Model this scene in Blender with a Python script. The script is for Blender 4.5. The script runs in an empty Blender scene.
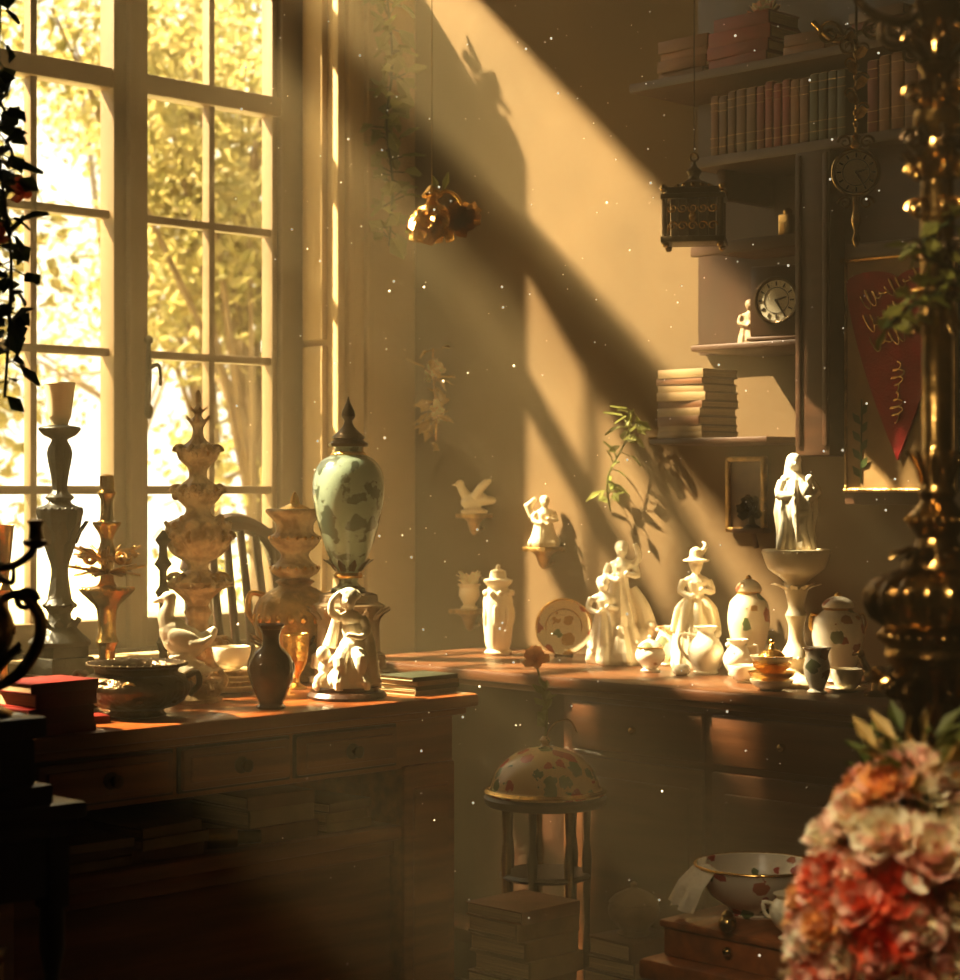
import bpy, bmesh, math, random
from mathutils import Vector, Matrix, Euler
random.seed(7)
S2=math.sqrt(.5)
def pl(a,b):            # plan coords along the room's diagonal -> room axes
    return ((a+b)*S2,(b-a)*S2)
COL=bpy.context.scene.collection
# ------------------------------------------------------------ materials
def newmat(name):
    m=bpy.data.materials.new(name); m.use_nodes=True
    nt=m.node_tree; b=nt.nodes['Principled BSDF']; return m,nt,b
def M(name,col,rough=.5,metal=0,col2=None,scale=8,stretch=(1,1,1),bump=0,bscale=40,coat=0,thr=None,emit=0):
    m,nt,b=newmat(name); N=nt.nodes; L=nt.links
    b.inputs['Base Color'].default_value=(*col,1)
    b.inputs['Roughness'].default_value=rough; b.inputs['Metallic'].default_value=metal
    b.inputs['Coat Weight'].default_value=coat
    if emit:
        b.inputs['Emission Color'].default_value=(*col,1); b.inputs['Emission Strength'].default_value=emit
    tc=N.new('ShaderNodeTexCoord'); mp=N.new('ShaderNodeMapping'); mp.inputs['Scale'].default_value=stretch
    L.new(tc.outputs['Object'],mp.inputs[0])
    if col2:
        n=N.new('ShaderNodeTexNoise'); n.inputs['Scale'].default_value=scale; n.inputs['Detail'].default_value=5
        L.new(mp.outputs[0],n.inputs['Vector'])
        r=N.new('ShaderNodeValToRGB'); lo,hi=thr or (.35,.65)
        r.color_ramp.elements[0].position=lo; r.color_ramp.elements[1].position=hi
        r.color_ramp.elements[0].color=(*col,1); r.color_ramp.elements[1].color=(*col2,1)
        L.new(n.outputs[0],r.inputs[0]); L.new(r.outputs[0],b.inputs['Base Color'])
    if bump:
        n2=N.new('ShaderNodeTexNoise'); n2.inputs['Scale'].default_value=bscale; n2.inputs['Detail'].default_value=4
        L.new(mp.outputs[0],n2.inputs['Vector'])
        bp=N.new('ShaderNodeBump'); bp.inputs['Strength'].default_value=bump; bp.inputs['Distance'].default_value=.01
        L.new(n2.outputs[0],bp.inputs['Height']); L.new(bp.outputs[0],b.inputs['Normal'])
    return m
def floral(name,base,cols,scale=28,thr=.33,rough=.25):
    m,nt,b=newmat(name); N=nt.nodes; L=nt.links
    b.inputs['Roughness'].default_value=rough
    tc=N.new('ShaderNodeTexCoord')
    v=N.new('ShaderNodeTexVoronoi'); v.inputs['Scale'].default_value=scale
    nz=N.new('ShaderNodeTexNoise'); nz.inputs['Scale'].default_value=scale*3
    L.new(tc.outputs['Object'],v.inputs['Vector']); L.new(tc.outputs['Object'],nz.inputs['Vector'])
    ad=N.new('ShaderNodeMath'); ad.operation='MULTIPLY_ADD'; ad.inputs[1].default_value=.5
    L.new(nz.outputs[0],ad.inputs[0]); L.new(v.outputs['Distance'],ad.inputs[2])
    lt=N.new('ShaderNodeMath'); lt.operation='LESS_THAN'; lt.inputs[1].default_value=thr+.25
    L.new(ad.outputs[0],lt.inputs[0])
    sp=N.new('ShaderNodeSeparateColor'); L.new(v.outputs['Color'],sp.inputs[0])
    cr=N.new('ShaderNodeValToRGB'); cr.color_ramp.interpolation='CONSTANT'
    e=cr.color_ramp.elements
    for i,c in enumerate(cols):
        if i<2: e[i].position=i/len(cols); e[i].color=(*c,1)
        else:
            q=e.new(i/len(cols)); q.color=(*c,1)
    L.new(sp.outputs[0],cr.inputs[0])
    mx=N.new('ShaderNodeMix'); mx.data_type='RGBA'; mx.inputs[6].default_value=(*base,1)
    L.new(lt.outputs[0],mx.inputs[0]); L.new(cr.outputs[0],mx.inputs[7]); L.new(mx.outputs[2],b.inputs['Base Color'])
    return m
def leafmat(name,c,c2,tr=.4):
    m,nt,b=newmat(name); N=nt.nodes; L=nt.links
    tc=N.new('ShaderNodeTexCoord'); n=N.new('ShaderNodeTexNoise'); n.inputs['Scale'].default_value=6
    L.new(tc.outputs['Object'],n.inputs['Vector'])
    r=N.new('ShaderNodeValToRGB'); r.color_ramp.elements[0].position=.38; r.color_ramp.elements[1].position=.62
    r.color_ramp.elements[0].color=(*c,1); r.color_ramp.elements[1].color=(*c2,1); L.new(n.outputs[0],r.inputs[0])
    L.new(r.outputs[0],b.inputs['Base Color']); b.inputs['Roughness'].default_value=.55
    t=N.new('ShaderNodeBsdfTranslucent'); L.new(r.outputs[0],t.inputs[0])
    mx=N.new('ShaderNodeMixShader'); mx.inputs[0].default_value=tr
    L.new(b.outputs[0],mx.inputs[1]); L.new(t.outputs[0],mx.inputs[2])
    L.new(mx.outputs[0],N['Material Output'].inputs[0]); return m
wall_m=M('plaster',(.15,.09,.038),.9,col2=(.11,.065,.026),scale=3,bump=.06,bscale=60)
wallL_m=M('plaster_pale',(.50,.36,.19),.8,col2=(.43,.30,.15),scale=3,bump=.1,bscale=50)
floor_m=M('floor_wood',(.10,.045,.02),.4,col2=(.06,.027,.012),scale=3,stretch=(2,18,1),bump=.1)
ceil_m=M('ceiling_paint',(.22,.15,.08),.9,col2=(.18,.12,.06))
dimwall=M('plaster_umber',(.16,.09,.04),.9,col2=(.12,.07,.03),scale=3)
wood=M('desk_wood',(.36,.12,.036),.33,col2=(.17,.055,.018),scale=2.2,stretch=(1.5,18,18),bump=.08,bscale=8,coat=.25)
woodY=M('cabinet_wood',(.15,.06,.023),.4,col2=(.08,.032,.013),scale=2.2,stretch=(18,1.5,18),bump=.08,bscale=8,coat=.15)
dwood=M('dark_wood',(.06,.025,.013),.35,col2=(.035,.015,.009),scale=3,stretch=(8,8,2),coat=.2)
shelfw=M('shelf_wood',(.09,.038,.016),.5,col2=(.055,.023,.01),scale=2.5,stretch=(15,2,15))
frame_m=M('window_paint',(.20,.135,.07),.45,col2=(.16,.105,.055),scale=5)
ivory=M('ivory_porcelain',(.86,.75,.55),.28,col2=(.78,.64,.42),scale=9,coat=.3)
carved=M('carved_ivory',(.78,.62,.40),.42,col2=(.42,.27,.12),scale=34,bump=.6,bscale=90,thr=(.42,.6))
white=M('white_porcelain',(.88,.80,.64),.18,col2=(.83,.72,.53),scale=7,coat=.4)
stone=M('aged_stone',(.40,.28,.17),.6,col2=(.24,.16,.09),scale=20,bump=.4,bscale=70)
gold=M('gilt_metal',(.90,.60,.22),.25,1,col2=(.60,.34,.10),scale=30,bump=.3,bscale=120)
goldC=M('gilt_carving',(.60,.38,.15),.38,.8,col2=(.26,.15,.05),scale=35,bump=.5,bscale=110)
brass=M('antique_brass',(.68,.44,.17),.22,1,col2=(.14,.08,.028),scale=14,bump=.25,bscale=60,thr=(.4,.58))
bronze=M('dark_bronze',(.12,.08,.045),.28,.9,col2=(.04,.026,.016),scale=20,bump=.4,bscale=90)
pewter=M('dark_pewter',(.016,.015,.012),.45,.2,col2=(.008,.0075,.006),scale=18,bump=.4,bscale=70)
iron=M('black_iron',(.02,.016,.012),.5,.3)
green=M('celadon',(.38,.46,.35),.25,col2=(.12,.15,.11),scale=32,thr=(.53,.56),coat=.4)
brownv=M('brown_glaze',(.16,.07,.03),.25,col2=(.07,.03,.016),scale=30,coat=.4)
ging=floral('floral_cream',(.80,.67,.46),[(.45,.07,.03),(.5,.26,.06),(.10,.16,.04),(.55,.14,.07)],26,.42)
gingw=floral('floral_grey',(.82,.74,.60),[(.38,.12,.08),(.45,.24,.12),(.2,.22,.12),(.82,.74,.58)],28,.40)
domef=floral('floral_dome',(.66,.47,.24),[(.45,.035,.02),(.06,.10,.02),(.36,.02,.015),(.09,.13,.03)],30,.44)
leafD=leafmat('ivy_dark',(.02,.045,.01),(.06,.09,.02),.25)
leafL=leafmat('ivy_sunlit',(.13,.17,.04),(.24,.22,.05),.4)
leafI=leafmat('ivy_olive',(.24,.28,.08),(.36,.36,.12),.45)
leafG=leafmat('gilt_leaves',(.62,.44,.17),(.48,.31,.10),.2)
tree_m=leafmat('tree_leaves',(.24,.22,.08),(.44,.37,.17),.5)
petR=leafmat('petal_coral',(.92,.18,.08),(.95,.34,.19),.35)
petP=leafmat('petal_pink',(.93,.50,.38),(.95,.70,.55),.35)
petC=leafmat('petal_cream',(.95,.82,.56),(.97,.92,.72),.35)
petO=leafmat('petal_orange',(.94,.44,.16),(.96,.62,.28),.3)
page=M('book_pages',(.62,.47,.28),.8,col2=(.45,.32,.18),scale=4,stretch=(1,1,90))
bookc=[M('cover_%d'%i,c,.5,col2=tuple(x*.6 for x in c),scale=14) for i,c in enumerate([(.15,.065,.03),(.22,.09,.034),(.26,.024,.014),(.20,.017,.012),(.05,.055,.032),(.08,.08,.04),(.32,.13,.04),(.38,.25,.12)])]
RED=[2,3]; BRN=[0,1,6]; GRN=[4,5]; TAN=[7,7,1]
parch=M('parchment',(.48,.31,.14),.8,col2=(.30,.18,.07),scale=9)
crim=M('crimson_cloth',(.42,.012,.016),.8,col2=(.32,.009,.012),scale=30,bump=.2,bscale=200)
facem=M('clock_face',(.82,.73,.55),.4)
cloth=M('linen',(.75,.63,.45),.9,bump=.6,bscale=40)
dustm=M('dust_glow',(1,.88,.66),.6,emit=.7)  # emission stands in for sunlight scattered by the motes
grass=M('lawn',(.42,.38,.2),.9,col2=(.62,.56,.34),scale=.6)
bark=M('bark',(.2,.14,.08),.9,col2=(.12,.08,.045),scale=6)
# ------------------------------------------------------------ mesh builder
class MB:
    def __init__(s,name,k=1.0):
        s.n=name; s.k=k; s.v=[]; s.f=[]; s.mi=[]; s.mats=[]
    def mi_(s,m):
        if m not in s.mats: s.mats.append(m)
        return s.mats.index(m)
    def add(s,vs,fs,mat):
        o=len(s.v); i=s.mi_(mat); k=s.k
        s.v+= [(p[0]*k,p[1]*k,p[2]*k) for p in vs]
        s.f+= [tuple(a+o for a in f) for f in fs]; s.mi+=[i]*len(fs)
    def lathe(s,prof,mat,c=(0,0,0),seg=32,mod=None,curve=0,mtx=None,cap=True):
        P=[(max(r,0),z) for r,z in prof]
        if curve:
            Q=[]; n=len(P)
            for i in range(n-1):
                p0=P[max(i-1,0)];p1=P[i];p2=P[i+1];p3=P[min(i+2,n-1)]
                for j in range(curve):
                    t=j/curve
                    f=lambda a,b,c_,d:.5*((2*b)+(-a+c_)*t+(2*a-5*b+4*c_-d)*t*t+(-a+3*b-3*c_+d)*t**3)
                    Q.append((max(f(p0[0],p1[0],p2[0],p3[0]),.0),f(p0[1],p1[1],p2[1],p3[1])))
            Q.append(P[-1]); P=Q
        vs=[];fs=[]
        for r,z in P:
            for j in range(seg):
                th=2*math.pi*j/seg
                rr=mod(r,z,th) if mod else r
                rr=max(rr,.001)
                vs.append(Vector((rr*math.cos(th),rr*math.sin(th),z)))
        n=len(P)
        for i in range(n-1):
            for j in range(seg):
                a=i*seg+j;b=i*seg+(j+1)%seg
                fs.append((a,b,b+seg,a+seg))
        if cap:
            fs.append(tuple(range(seg-1,-1,-1))); fs.append(tuple((n-1)*seg+j for j in range(seg)))
        if mtx: vs=[mtx@v for v in vs]
        vs=[v+Vector(c) for v in vs]
        s.add(vs,fs,mat)
    def box(s,c,sz,mat,bev=0,rot=(0,0,0)):
        bm=bmesh.new(); bmesh.ops.create_cube(bm,size=1)
        for v in bm.verts: v.co=Vector((v.co.x*sz[0],v.co.y*sz[1],v.co.z*sz[2]))
        if bev: bmesh.ops.bevel(bm,geom=bm.edges[:],offset=bev,segments=2,affect='EDGES',profile=.5)
        R=Euler([math.radians(a) for a in rot]).to_matrix(); C=Vector(c)
        bm.verts.index_update()
        s.add([R@v.co+C for v in bm.verts],[tuple(v.index for v in f.verts) for f in bm.faces],mat); bm.free()
    def bx(s,x0,x1,y0,y1,z0,z1,mat,bev=0):
        s.box(((x0+x1)/2,(y0+y1)/2,(z0+z1)/2),(abs(x1-x0),abs(y1-y0),abs(z1-z0)),mat,bev)
    def prism(s,poly,y0,y1,mat):
        """polygon in XZ extruded along Y"""
        n=len(poly);vs=[(x,y0,z) for x,z in poly]+[(x,y1,z) for x,z in poly]
        fs=[tuple(range(n)),tuple(range(2*n-1,n-1,-1))]+[(i,n+i,n+(i+1)%n,(i+1)%n) for i in range(n)]
        s.add(vs,fs,mat)
    def tube(s,pts,rad,mat,seg=8,smooth=0):
        pts=[Vector(p) for p in pts]
        if not hasattr(rad,'__len__'): rad=[rad]*len(pts)
        rad=list(rad)
        if smooth:
            Q=[];Rr=[];n=len(pts)
            for i in range(n-1):
                p0=pts[max(i-1,0)];p1=pts[i];p2=pts[i+1];p3=pts[min(i+2,n-1)]
                for j in range(smooth):
                    t=j/smooth
                    Q.append(.5*((2*p1)+(p2-p0)*t+(2*p0-5*p1+4*p2-p3)*t*t+(3*p1-p0-3*p2+p3)*t**3)); Rr.append(rad[i]*(1-t)+rad[i+1]*t)
            Q.append(pts[-1]);Rr.append(rad[-1]);pts=Q;rad=Rr
        vs=[];fs=[];n=len(pts);up=None
        for i in range(n):
            t=(pts[min(i+1,n-1)]-pts[max(i-1,0)])
            if t.length<1e-9: t=Vector((0,0,1))
            t.normalize()
            if up is None:
                up=Vector((0,0,1)) if abs(t.z)<.9 else Vector((1,0,0))
            a=t.cross(up)
            if a.length<1e-5: a=t.orthogonal()
            a.normalize(); b=a.cross(t); up=b
            for j in range(seg):
                th=2*math.pi*j/seg
                vs.append(pts[i]+(a*math.cos(th)+b*math.sin(th))*rad[i])
        for i in range(n-1):
            for j in range(seg):
                q=i*seg+j;w=i*seg+(j+1)%seg
                fs.append((q,w,w+seg,q+seg))
        fs.append(tuple(range(seg-1,-1,-1)));fs.append(tuple((n-1)*seg+j for j in range(seg)))
        s.add(vs,fs,mat)
    def ell(s,c,r,mat,rot=(0,0,0),seg=14,rg=8):
        R=Euler([math.radians(a) for a in rot]).to_matrix();C=Vector(c)
        if not hasattr(r,'__len__'): r=(r,r,r)
        vs=[C+R@Vector((0,0,-r[2]))];fs=[]
        for i in range(1,rg):
            ph=-math.pi/2+math.pi*i/rg
            for j in range(seg):
                th=2*math.pi*j/seg
                vs.append(C+R@Vector((r[0]*math.cos(ph)*math.cos(th),r[1]*math.cos(ph)*math.sin(th),r[2]*math.sin(ph))))
        vs.append(C+R@Vector((0,0,r[2])));t=len(vs)-1
        for j in range(seg):
            fs.append((0,1+(j+1)%seg,1+j)); fs.append((t,t-seg+j,t-seg+(j+1)%seg))
        for i in range(rg-2):
            for j in range(seg):
                a=1+i*seg+j;b=1+i*seg+(j+1)%seg
                fs.append((a,b,b+seg,a+seg))
        s.add(vs,fs,mat)
    def petal(s,base,d,up,L,W,mat,curl=.2,w=(.3,1,.75),cup=.12):
        base=Vector(base);d=Vector(d).normalized();up=Vector(up)
        sd=d.cross(up)
        if sd.length<1e-5: sd=d.orthogonal()
        sd.normalize();up=sd.cross(d)
        vs=[]
        for i,t in enumerate((0,.5,1)):
            p=base+d*L*t+up*L*curl*t*t
            h=W*w[i]/2
            vs+=[p-sd*h+up*W*cup,p,p+sd*h+up*W*cup]
        s.add(vs,[(0,1,4,3),(1,2,5,4),(3,4,7,6),(4,5,8,7)],mat)
    def leaf(s,base,d,L,W,mat,up=None):
        s.petal(base,d,up or Vector((random.uniform(-1,1),random.uniform(-1,1),1)),L,W,mat,random.uniform(-.3,.1),(.12,1,.06),.15)
    def flower(s,c,ax,r,mat,n=26,mat2=None):
        c=Vector(c);ax=Vector(ax).normalized();a=ax.orthogonal().normalized();b=ax.cross(a)
        for i in range(n):
            t=(i+.5)/n;ph=i*2.39996+random.uniform(-.2,.2);ti=math.radians(8+85*t**.8)
            rad=a*math.cos(ph)+b*math.sin(ph)
            d=ax*math.cos(ti)+rad*math.sin(ti)
            s.petal(c+rad*r*.08-ax*r*.25*t,d,ax if t>.4 else -rad,r*(.65+.35*t),r*(.5+.3*t),mat2 if (mat2 and random.random()<.35) else mat,random.uniform(.1,.45),cup=.2)
    def ring(s,R,z,n,er,mat,c=(0,0,0),sg=8):
        for i in range(n):
            th=2*math.pi*i/n
            s.ell((c[0]+R*math.cos(th),c[1]+R*math.sin(th),c[2]+z),er,mat,(0,0,math.degrees(th)),sg,6)
    def hoop(s,R,r,mat,c=(0,0,0),vert=False,n=40):
        vs=[];fs=[];g=8
        for i in range(n):
            t=6.28318*i/n
            for j in range(g):
                q=6.28318*j/g;a=(R+r*math.cos(q));h=r*math.sin(q)
                p=(a*math.cos(t),h,a*math.sin(t)) if vert else (a*math.cos(t),a*math.sin(t),h)
                vs.append((p[0]+c[0],p[1]+c[1],p[2]+c[2]))
        for i in range(n):
            for j in range(g):
                fs.append((i*g+j,((i+1)%n)*g+j,((i+1)%n)*g+(j+1)%g,i*g+(j+1)%g))
        s.add(vs,fs,mat)
    def leafring(s,R,z,n,L,W,mat,tilt=45,off=0,c=(0,0,0),thick=True):
        for i in range(n):
            th=2*math.pi*(i+off)/n
            ra=Vector((math.cos(th),math.sin(th),0));tl=math.radians(tilt)
            d=ra*math.cos(tl)+Vector((0,0,1))*math.sin(tl)
            s.petal(Vector(c)+ra*R+Vector((0,0,z)),d,ra,L,W,mat,.35,(.7,1,.25),.15)
            if thick:
                p=Vector(c)+ra*R+Vector((0,0,z))
                s.tube([p,p+d*L*.5+ra*L*.05,p+d*L+ra*L*.3],[W*.16,W*.12,W*.1],mat,6)
    def spiral(s,c,r,turns,rad,mat,ax=Vector((1,0,0)),az=Vector((0,0,1)),start=0,flip=1):
        pts=[];n=int(14*turns);rr=[]
        for i in range(n+1):
            t=i/n;q=r*(1-.85*t);a=start+flip*2*math.pi*turns*t
            pts.append(Vector(c)+ax*q*math.cos(a)+az*q*math.sin(a)); rr.append(rad*(1-.4*t))
        rr[-1]=rad*1.3
        s.tube(pts,rr,mat,6)
    def build(s,loc=(0,0,0),rot=0,remesh=None,parent=None,ang=38):
        me=bpy.data.meshes.new(s.n); me.from_pydata(s.v,[],s.f)
        for m in s.mats: me.materials.append(m)
        me.polygons.foreach_set('material_index',s.mi)
        me.polygons.foreach_set('use_smooth',[True]*len(s.f)); me.update()
        if not remesh:
            try: me.set_sharp_from_angle(angle=math.radians(ang))
            except Exception: pass
        o=bpy.data.objects.new(s.n,me); COL.objects.link(o)
        o.location=loc; o.rotation_euler=(0,0,math.radians(rot))
        if remesh:
            md=o.modifiers.new('fuse','REMESH'); md.mode='VOXEL'; md.voxel_size=remesh; md.use_smooth_shade=True
            sm=o.modifiers.new('soften','SMOOTH'); sm.factor=.5; sm.iterations=1
        if parent: o.parent=parent
        return o
def place(mb,a,d,z,rot=-45,**k):
    X,Y=pl(a,d); return mb.build((X,Y,z),rot,**k)
def holder(name,a,d,z,rot=-45):
    e=bpy.data.objects.new(name,None); COL.objects.link(e); X,Y=pl(a,d)
    e.location=(X,Y,z); e.rotation_euler=(0,0,math.radians(rot)); e.empty_display_size=.05; return e
# ------------------------------------------------------------ room shell
XB=3.64; YW=3.884; XN=-1.5; YN=-1.6; CZ=3.85
m=MB('floor'); m.bx(XN-.2,XB+.2,YN-.2,YW+.2,-.1,0,floor_m); m.build()
m=MB('ceiling'); m.bx(XN-.2,XB+.2,YN-.2,YW+.2,CZ,CZ+.15,ceil_m); m.build()
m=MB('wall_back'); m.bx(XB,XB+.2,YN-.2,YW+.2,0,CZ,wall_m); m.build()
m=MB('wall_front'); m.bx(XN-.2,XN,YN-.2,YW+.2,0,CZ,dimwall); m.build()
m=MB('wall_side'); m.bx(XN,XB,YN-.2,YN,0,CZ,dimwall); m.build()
m=MB('wall_window')
y0,y1=YW,YW+.2; zs,zt=.77,3.35; Z2A,Z2B=1.85,3.15; W2A,W2B=.50,1.70; XL=1.95
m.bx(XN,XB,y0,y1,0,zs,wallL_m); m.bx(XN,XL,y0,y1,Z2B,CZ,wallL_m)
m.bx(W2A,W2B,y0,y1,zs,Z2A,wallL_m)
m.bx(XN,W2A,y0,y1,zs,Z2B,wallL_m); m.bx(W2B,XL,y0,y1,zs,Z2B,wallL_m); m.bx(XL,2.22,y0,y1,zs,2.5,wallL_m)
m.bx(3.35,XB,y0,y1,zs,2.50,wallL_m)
# added unseen boarding over window 1, two sloping gaps shape the sun shafts
ya,yb=YW+.13,YW+.17
m.prism([(XL,3.70),(3.35,2.95),(3.64,2.78),(3.64,CZ),(XL,CZ)],ya,yb,wallL_m)
m.prism([(XL,3.14),(3.06,2.50),(3.35,2.50),(XL,3.29)],ya,yb,wallL_m)
m.build()
def window(name,x0,x1,mul,munt,z0,z1,zm,upper=False):
    w=MB(name); Y0,Y1=YW+.12,YW+.17
    w.bx(x0-.0,x0+.06,Y0-.01,Y1,z0,z1,frame_m,.006); w.bx(x1-.075,x1,Y0-.01,Y1,z0,z1,frame_m,.006)
    w.bx(x1-.095,x1-.078,Y0+.005,Y1,z0,z1-.04,frame_m,.004)
    w.bx(x0,x1,Y0,Y1,z0,z0+.07,frame_m,.006)
    for xm in mul:
        w.bx(xm-.05,xm-.008,Y0-.01,Y1,z0,z1-.04,frame_m,.005); w.bx(xm+.004,xm+.05,Y0-.01,Y1,z0,z1-.04,frame_m,.005)
        w.bx(xm-.015,xm+.02,Y0-.03,Y0,z0,z1-.04,frame_m,.006)
    for xm in munt: w.bx(xm-.009,xm+.009,Y0+.01,Y1-.01,z0,z1-.04,frame_m,.003)
    for z in zm: w.bx(x0,x1,Y0+.01,Y1-.01,z-.01,z+.01,frame_m,.003)
    if not upper: w.bx(x0,x1,Y0-.005,Y1,2.11,2.16,frame_m,.006)
    w.bx(x0,x1,Y0,Y1,z1-.045,z1,frame_m,.008)
    return w
w=window('window_1',2.22,3.35,[2.808],[2.55,3.066],zs,2.5,(1.15,1.48,1.81))
w.tube([(2.83,YW+.075,1.34),(2.83,YW+.07,1.42),(2.83,YW+.07,1.50)],[.006,.008,.005],iron)
w.tube([(2.83,YW+.07,1.44),(2.842,YW+.05,1.45),(2.85,YW+.05,1.43),(2.85,YW+.05,1.40)],[.005,.005,.004,.004],iron,smooth=4)
w.ell((2.83,YW+.07,1.51),.011,iron); w.ell((2.83,YW+.07,1.34),(.011,.01,.02),iron)
w.build()
window('added_sun_window',W2A,W2B,[1.12],[],Z2A,Z2B,(2.45,),True).build()  # unseen window, added so that sun reaches the desk
m=MB('trim_1')   # architrave + sill
for i,(a,b,p) in enumerate(((3.35,3.375,.022),(3.378,3.40,.034),(3.403,3.437,.026),(3.44,3.452,.036),(3.455,3.475,.02))):
    m.bx(a,b,YW-p,YW+.002,0,2.5,wallL_m,.004)
m.bx(2.1,3.40,YW-.06,YW+.12,.74,.77,wallL_m,.006)
m.bx(3.332,3.352,YW+.02,YW+.1,zs,1.52,wallL_m,.004);m.bx(3.332,3.352,YW+.02,YW+.1,1.535,2.5,wallL_m,.004)
m.build()
m=MB('baseboard_back'); m.bx(XB-.02,XB,YN,YW,0,.12,shelfw,.005); m.build()
# ------------------------------------------------------------ garden
m=MB('garden_lawn'); m.bx(-25,30,YW+.4,40,-.5,-.45,grass); m.build()
def tree(a,d,h,R,n):
    t=MB('garden_tree'); 
    t.tube([(0,0,0),(.1,0,h*.3),(-.05,.1,h*.6),(.1,0,h*.9)],[.14,.10,.07,.03],bark,8,4)
    bl=[]
    for i in range(18):
        th=random.uniform(0,6.28);q=R*random.uniform(.1,.95);z=h*random.uniform(.25,1.05)
        bl.append((Vector((q*math.cos(th),q*math.sin(th),z)),R*random.uniform(.22,.40)))
        t.tube([(0,0,h*random.uniform(.2,.5)),tuple(bl[-1][0])],[.035,.012],bark,5)
    for i in range(n):
        c,r=random.choice(bl); v=Vector((random.gauss(0,1),random.gauss(0,1),random.gauss(0,1))).normalized()*r*random.uniform(.5,1.15)
        t.leaf(c+v,(random.uniform(-1,1),random.uniform(-1,1),random.uniform(-1,.4)),.12,.09,tree_m)
    X,Y=pl(a,d); t.build((X,Y,-.45))
for a,d,h,R in ((-1.7,15,5.0,1.9),(-4.2,13.5,4.4,1.9),(-6.2,18,6.5,2.3),(-2.9,21,7.0,2.4),(-.2,22,6,2.0),(-9,17,6,2.6),(-4.6,26,8,2.8)): tree(a,d,h,R,4200)
# ------------------------------------------------------------ desk
m=MB('writing_desk')
DX0,DX1,DY0,DY1=1.42,2.577,2.577,3.18
m.bx(DX0,DX1,DY0,DY1,.755,.78,wood,.007); m.bx(DX0+.015,DX1-.018,DY0+.015,DY1-.01,.742,.756,wood,.004)
m.bx(DX0+.03,DX1-.04,DY0+.03,DY1-.02,.655,.742,wood,.003)
for a,b in ((1.656,1.905),(1.924,2.145),(2.164,2.388)):
    m.bx(a-.004,b+.004,DY0+.024,DY0+.032,.664,.738,dwood,.001)
    m.bx(a,b,DY0+.016,DY0+.034,.668,.734,wood,.005); m.bx(a+.014,b-.014,DY0+.010,DY0+.02,.68,.722,wood,.003)
    c=(a+b)/2
    m.lathe([(.013,0),(.014,.003),(.004,.006),(.004,.012),(.010,.016),(.0105,.021),(.004,.024)],bronze,(c,DY0+.011,.701),16,mtx=Matrix.Rotation(math.radians(90),3,'X').to_4x4())
m.bx(2.41,2.535,DY0+.022,DY0+.14,0,.66,wood,.004); m.bx(2.43,2.515,DY0+.016,DY0+.024,.05,.62,wood,.004)
m.bx(1.45,1.62,DY0+.025,DY0+.14,0,.66,wood,.004)
m.bx(2.49,2.535,DY0+.14,DY1-.02,0,.66,wood,.002); m.bx(1.45,1.49,DY0+.14,DY1-.02,0,.66,wood,.002)
m.bx(1.6,2.42,DY0+.03,DY1-.03,.53,.555,wood,.004)
m.bx(1.6,2.42,DY0+.06,DY0+.08,.02,.53,wood,.003); m.bx(1.49,2.5,DY1-.04,DY1-.02,.1,.66,dwood)
m.bx(1.6,2.42,DY0+.05,DY0+.065,.50,.53,wood,.004); m.bx(1.6,2.42,DY0+.05,DY0+.09,0,.09,wood,.004)
m.build()
def book(m,c,sz,ci,rot=0,al=0):
    """lying book; c = centre of bottom"""
    x,y,z=c;L,W,T=sz;R=(0,0,rot);cv=bookc[ci]
    rm=Matrix.Rotation(math.radians(rot),3,'Z')
    def o(dx,dy,dz): v=rm@Vector((dx,dy,0)); return (x+v.x,y+v.y,z+dz)
    m.box(o(0,0,T*.07),(L,W,T*.14),cv,.0008,R); m.box(o(0,0,T*.93),(L,W,T*.14),cv,.0008,R)
    m.box(o(0,-W/2+T*.1,T/2),(L,T*.22,T*.98),cv,.002,R); m.box(o(0,W*.01,T/2),(L*.96,W*.95,T*.74),page,0,R)
def bstack(name,n,L,W,T,cols,jit=.012,seed=1,zz=0):
    r=random.Random(seed); m=MB(name); z=0
    for i in range(n):
        t=T*r.uniform(.75,1.25); l=L*r.uniform(.88,1.0);w=W*r.uniform(.88,1)
        book(m,(r.uniform(-jit,jit),r.uniform(-jit,jit),z),(l,w,t),r.choice(cols),r.uniform(-5,5)); z+=t
    return m,z
for X,n,T,L,cols,sd in ((1.80,3,.016,.13,[0,7,1],4),(1.93,3,.018,.14,TAN,5),(2.17,3,.024,.15,TAN,6),(2.31,3,.018,.11,[7,0],8)):
    m,z=bstack('book_stack',n,L,.17,T,cols,.006,sd); m.build((X,2.72,.555),0)
m=MB('pocket_telescope'); m.tube([(0,0,.018),(.05,0,.018)],[.018,.016],brass,14); m.tube([(.05,0,.018),(.09,0,.018)],[.012,.011],bronze,14); m.build((2.02,2.66,.555),-30)
# ------------------------------------------------------------ desk things
T=.78
def K(d): return d/2000
d=3.27;m=MB('bronze_bowl',K(d))
m.lathe([(24,0),(30,2),(26,7),(40,12),(54,24),(56,32),(48,41),(41,44),(43,49),(50,52),(50,54),(45,53),(40,48),(44,40),(50,30),(42,16),(4,12)],bronze,seg=48,curve=3,mod=lambda r,z,t:r*(1+.035*math.sin(9*t+z*.2)*math.sin(min(1,max(0,z/30))*3)))
m.ring(50,31,14,(5,8,7),bronze); m.ring(45,20,14,(4,6,5),bronze); m.ring(49,53,40,(2,2,2),bronze)
for sx in(-1,1): m.tube([(sx*50,0,40),(sx*60,0,44),(sx*62,0,32),(sx*52,0,22)],3,bronze,8,5)
for i in range(12):
    t=i/12*6.283; m.spiral((52*math.cos(t),52*math.sin(t),30),9,1.4,2,goldC if i%3==0 else bronze,ax=Vector((-math.sin(t),math.cos(t),0)))
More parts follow.
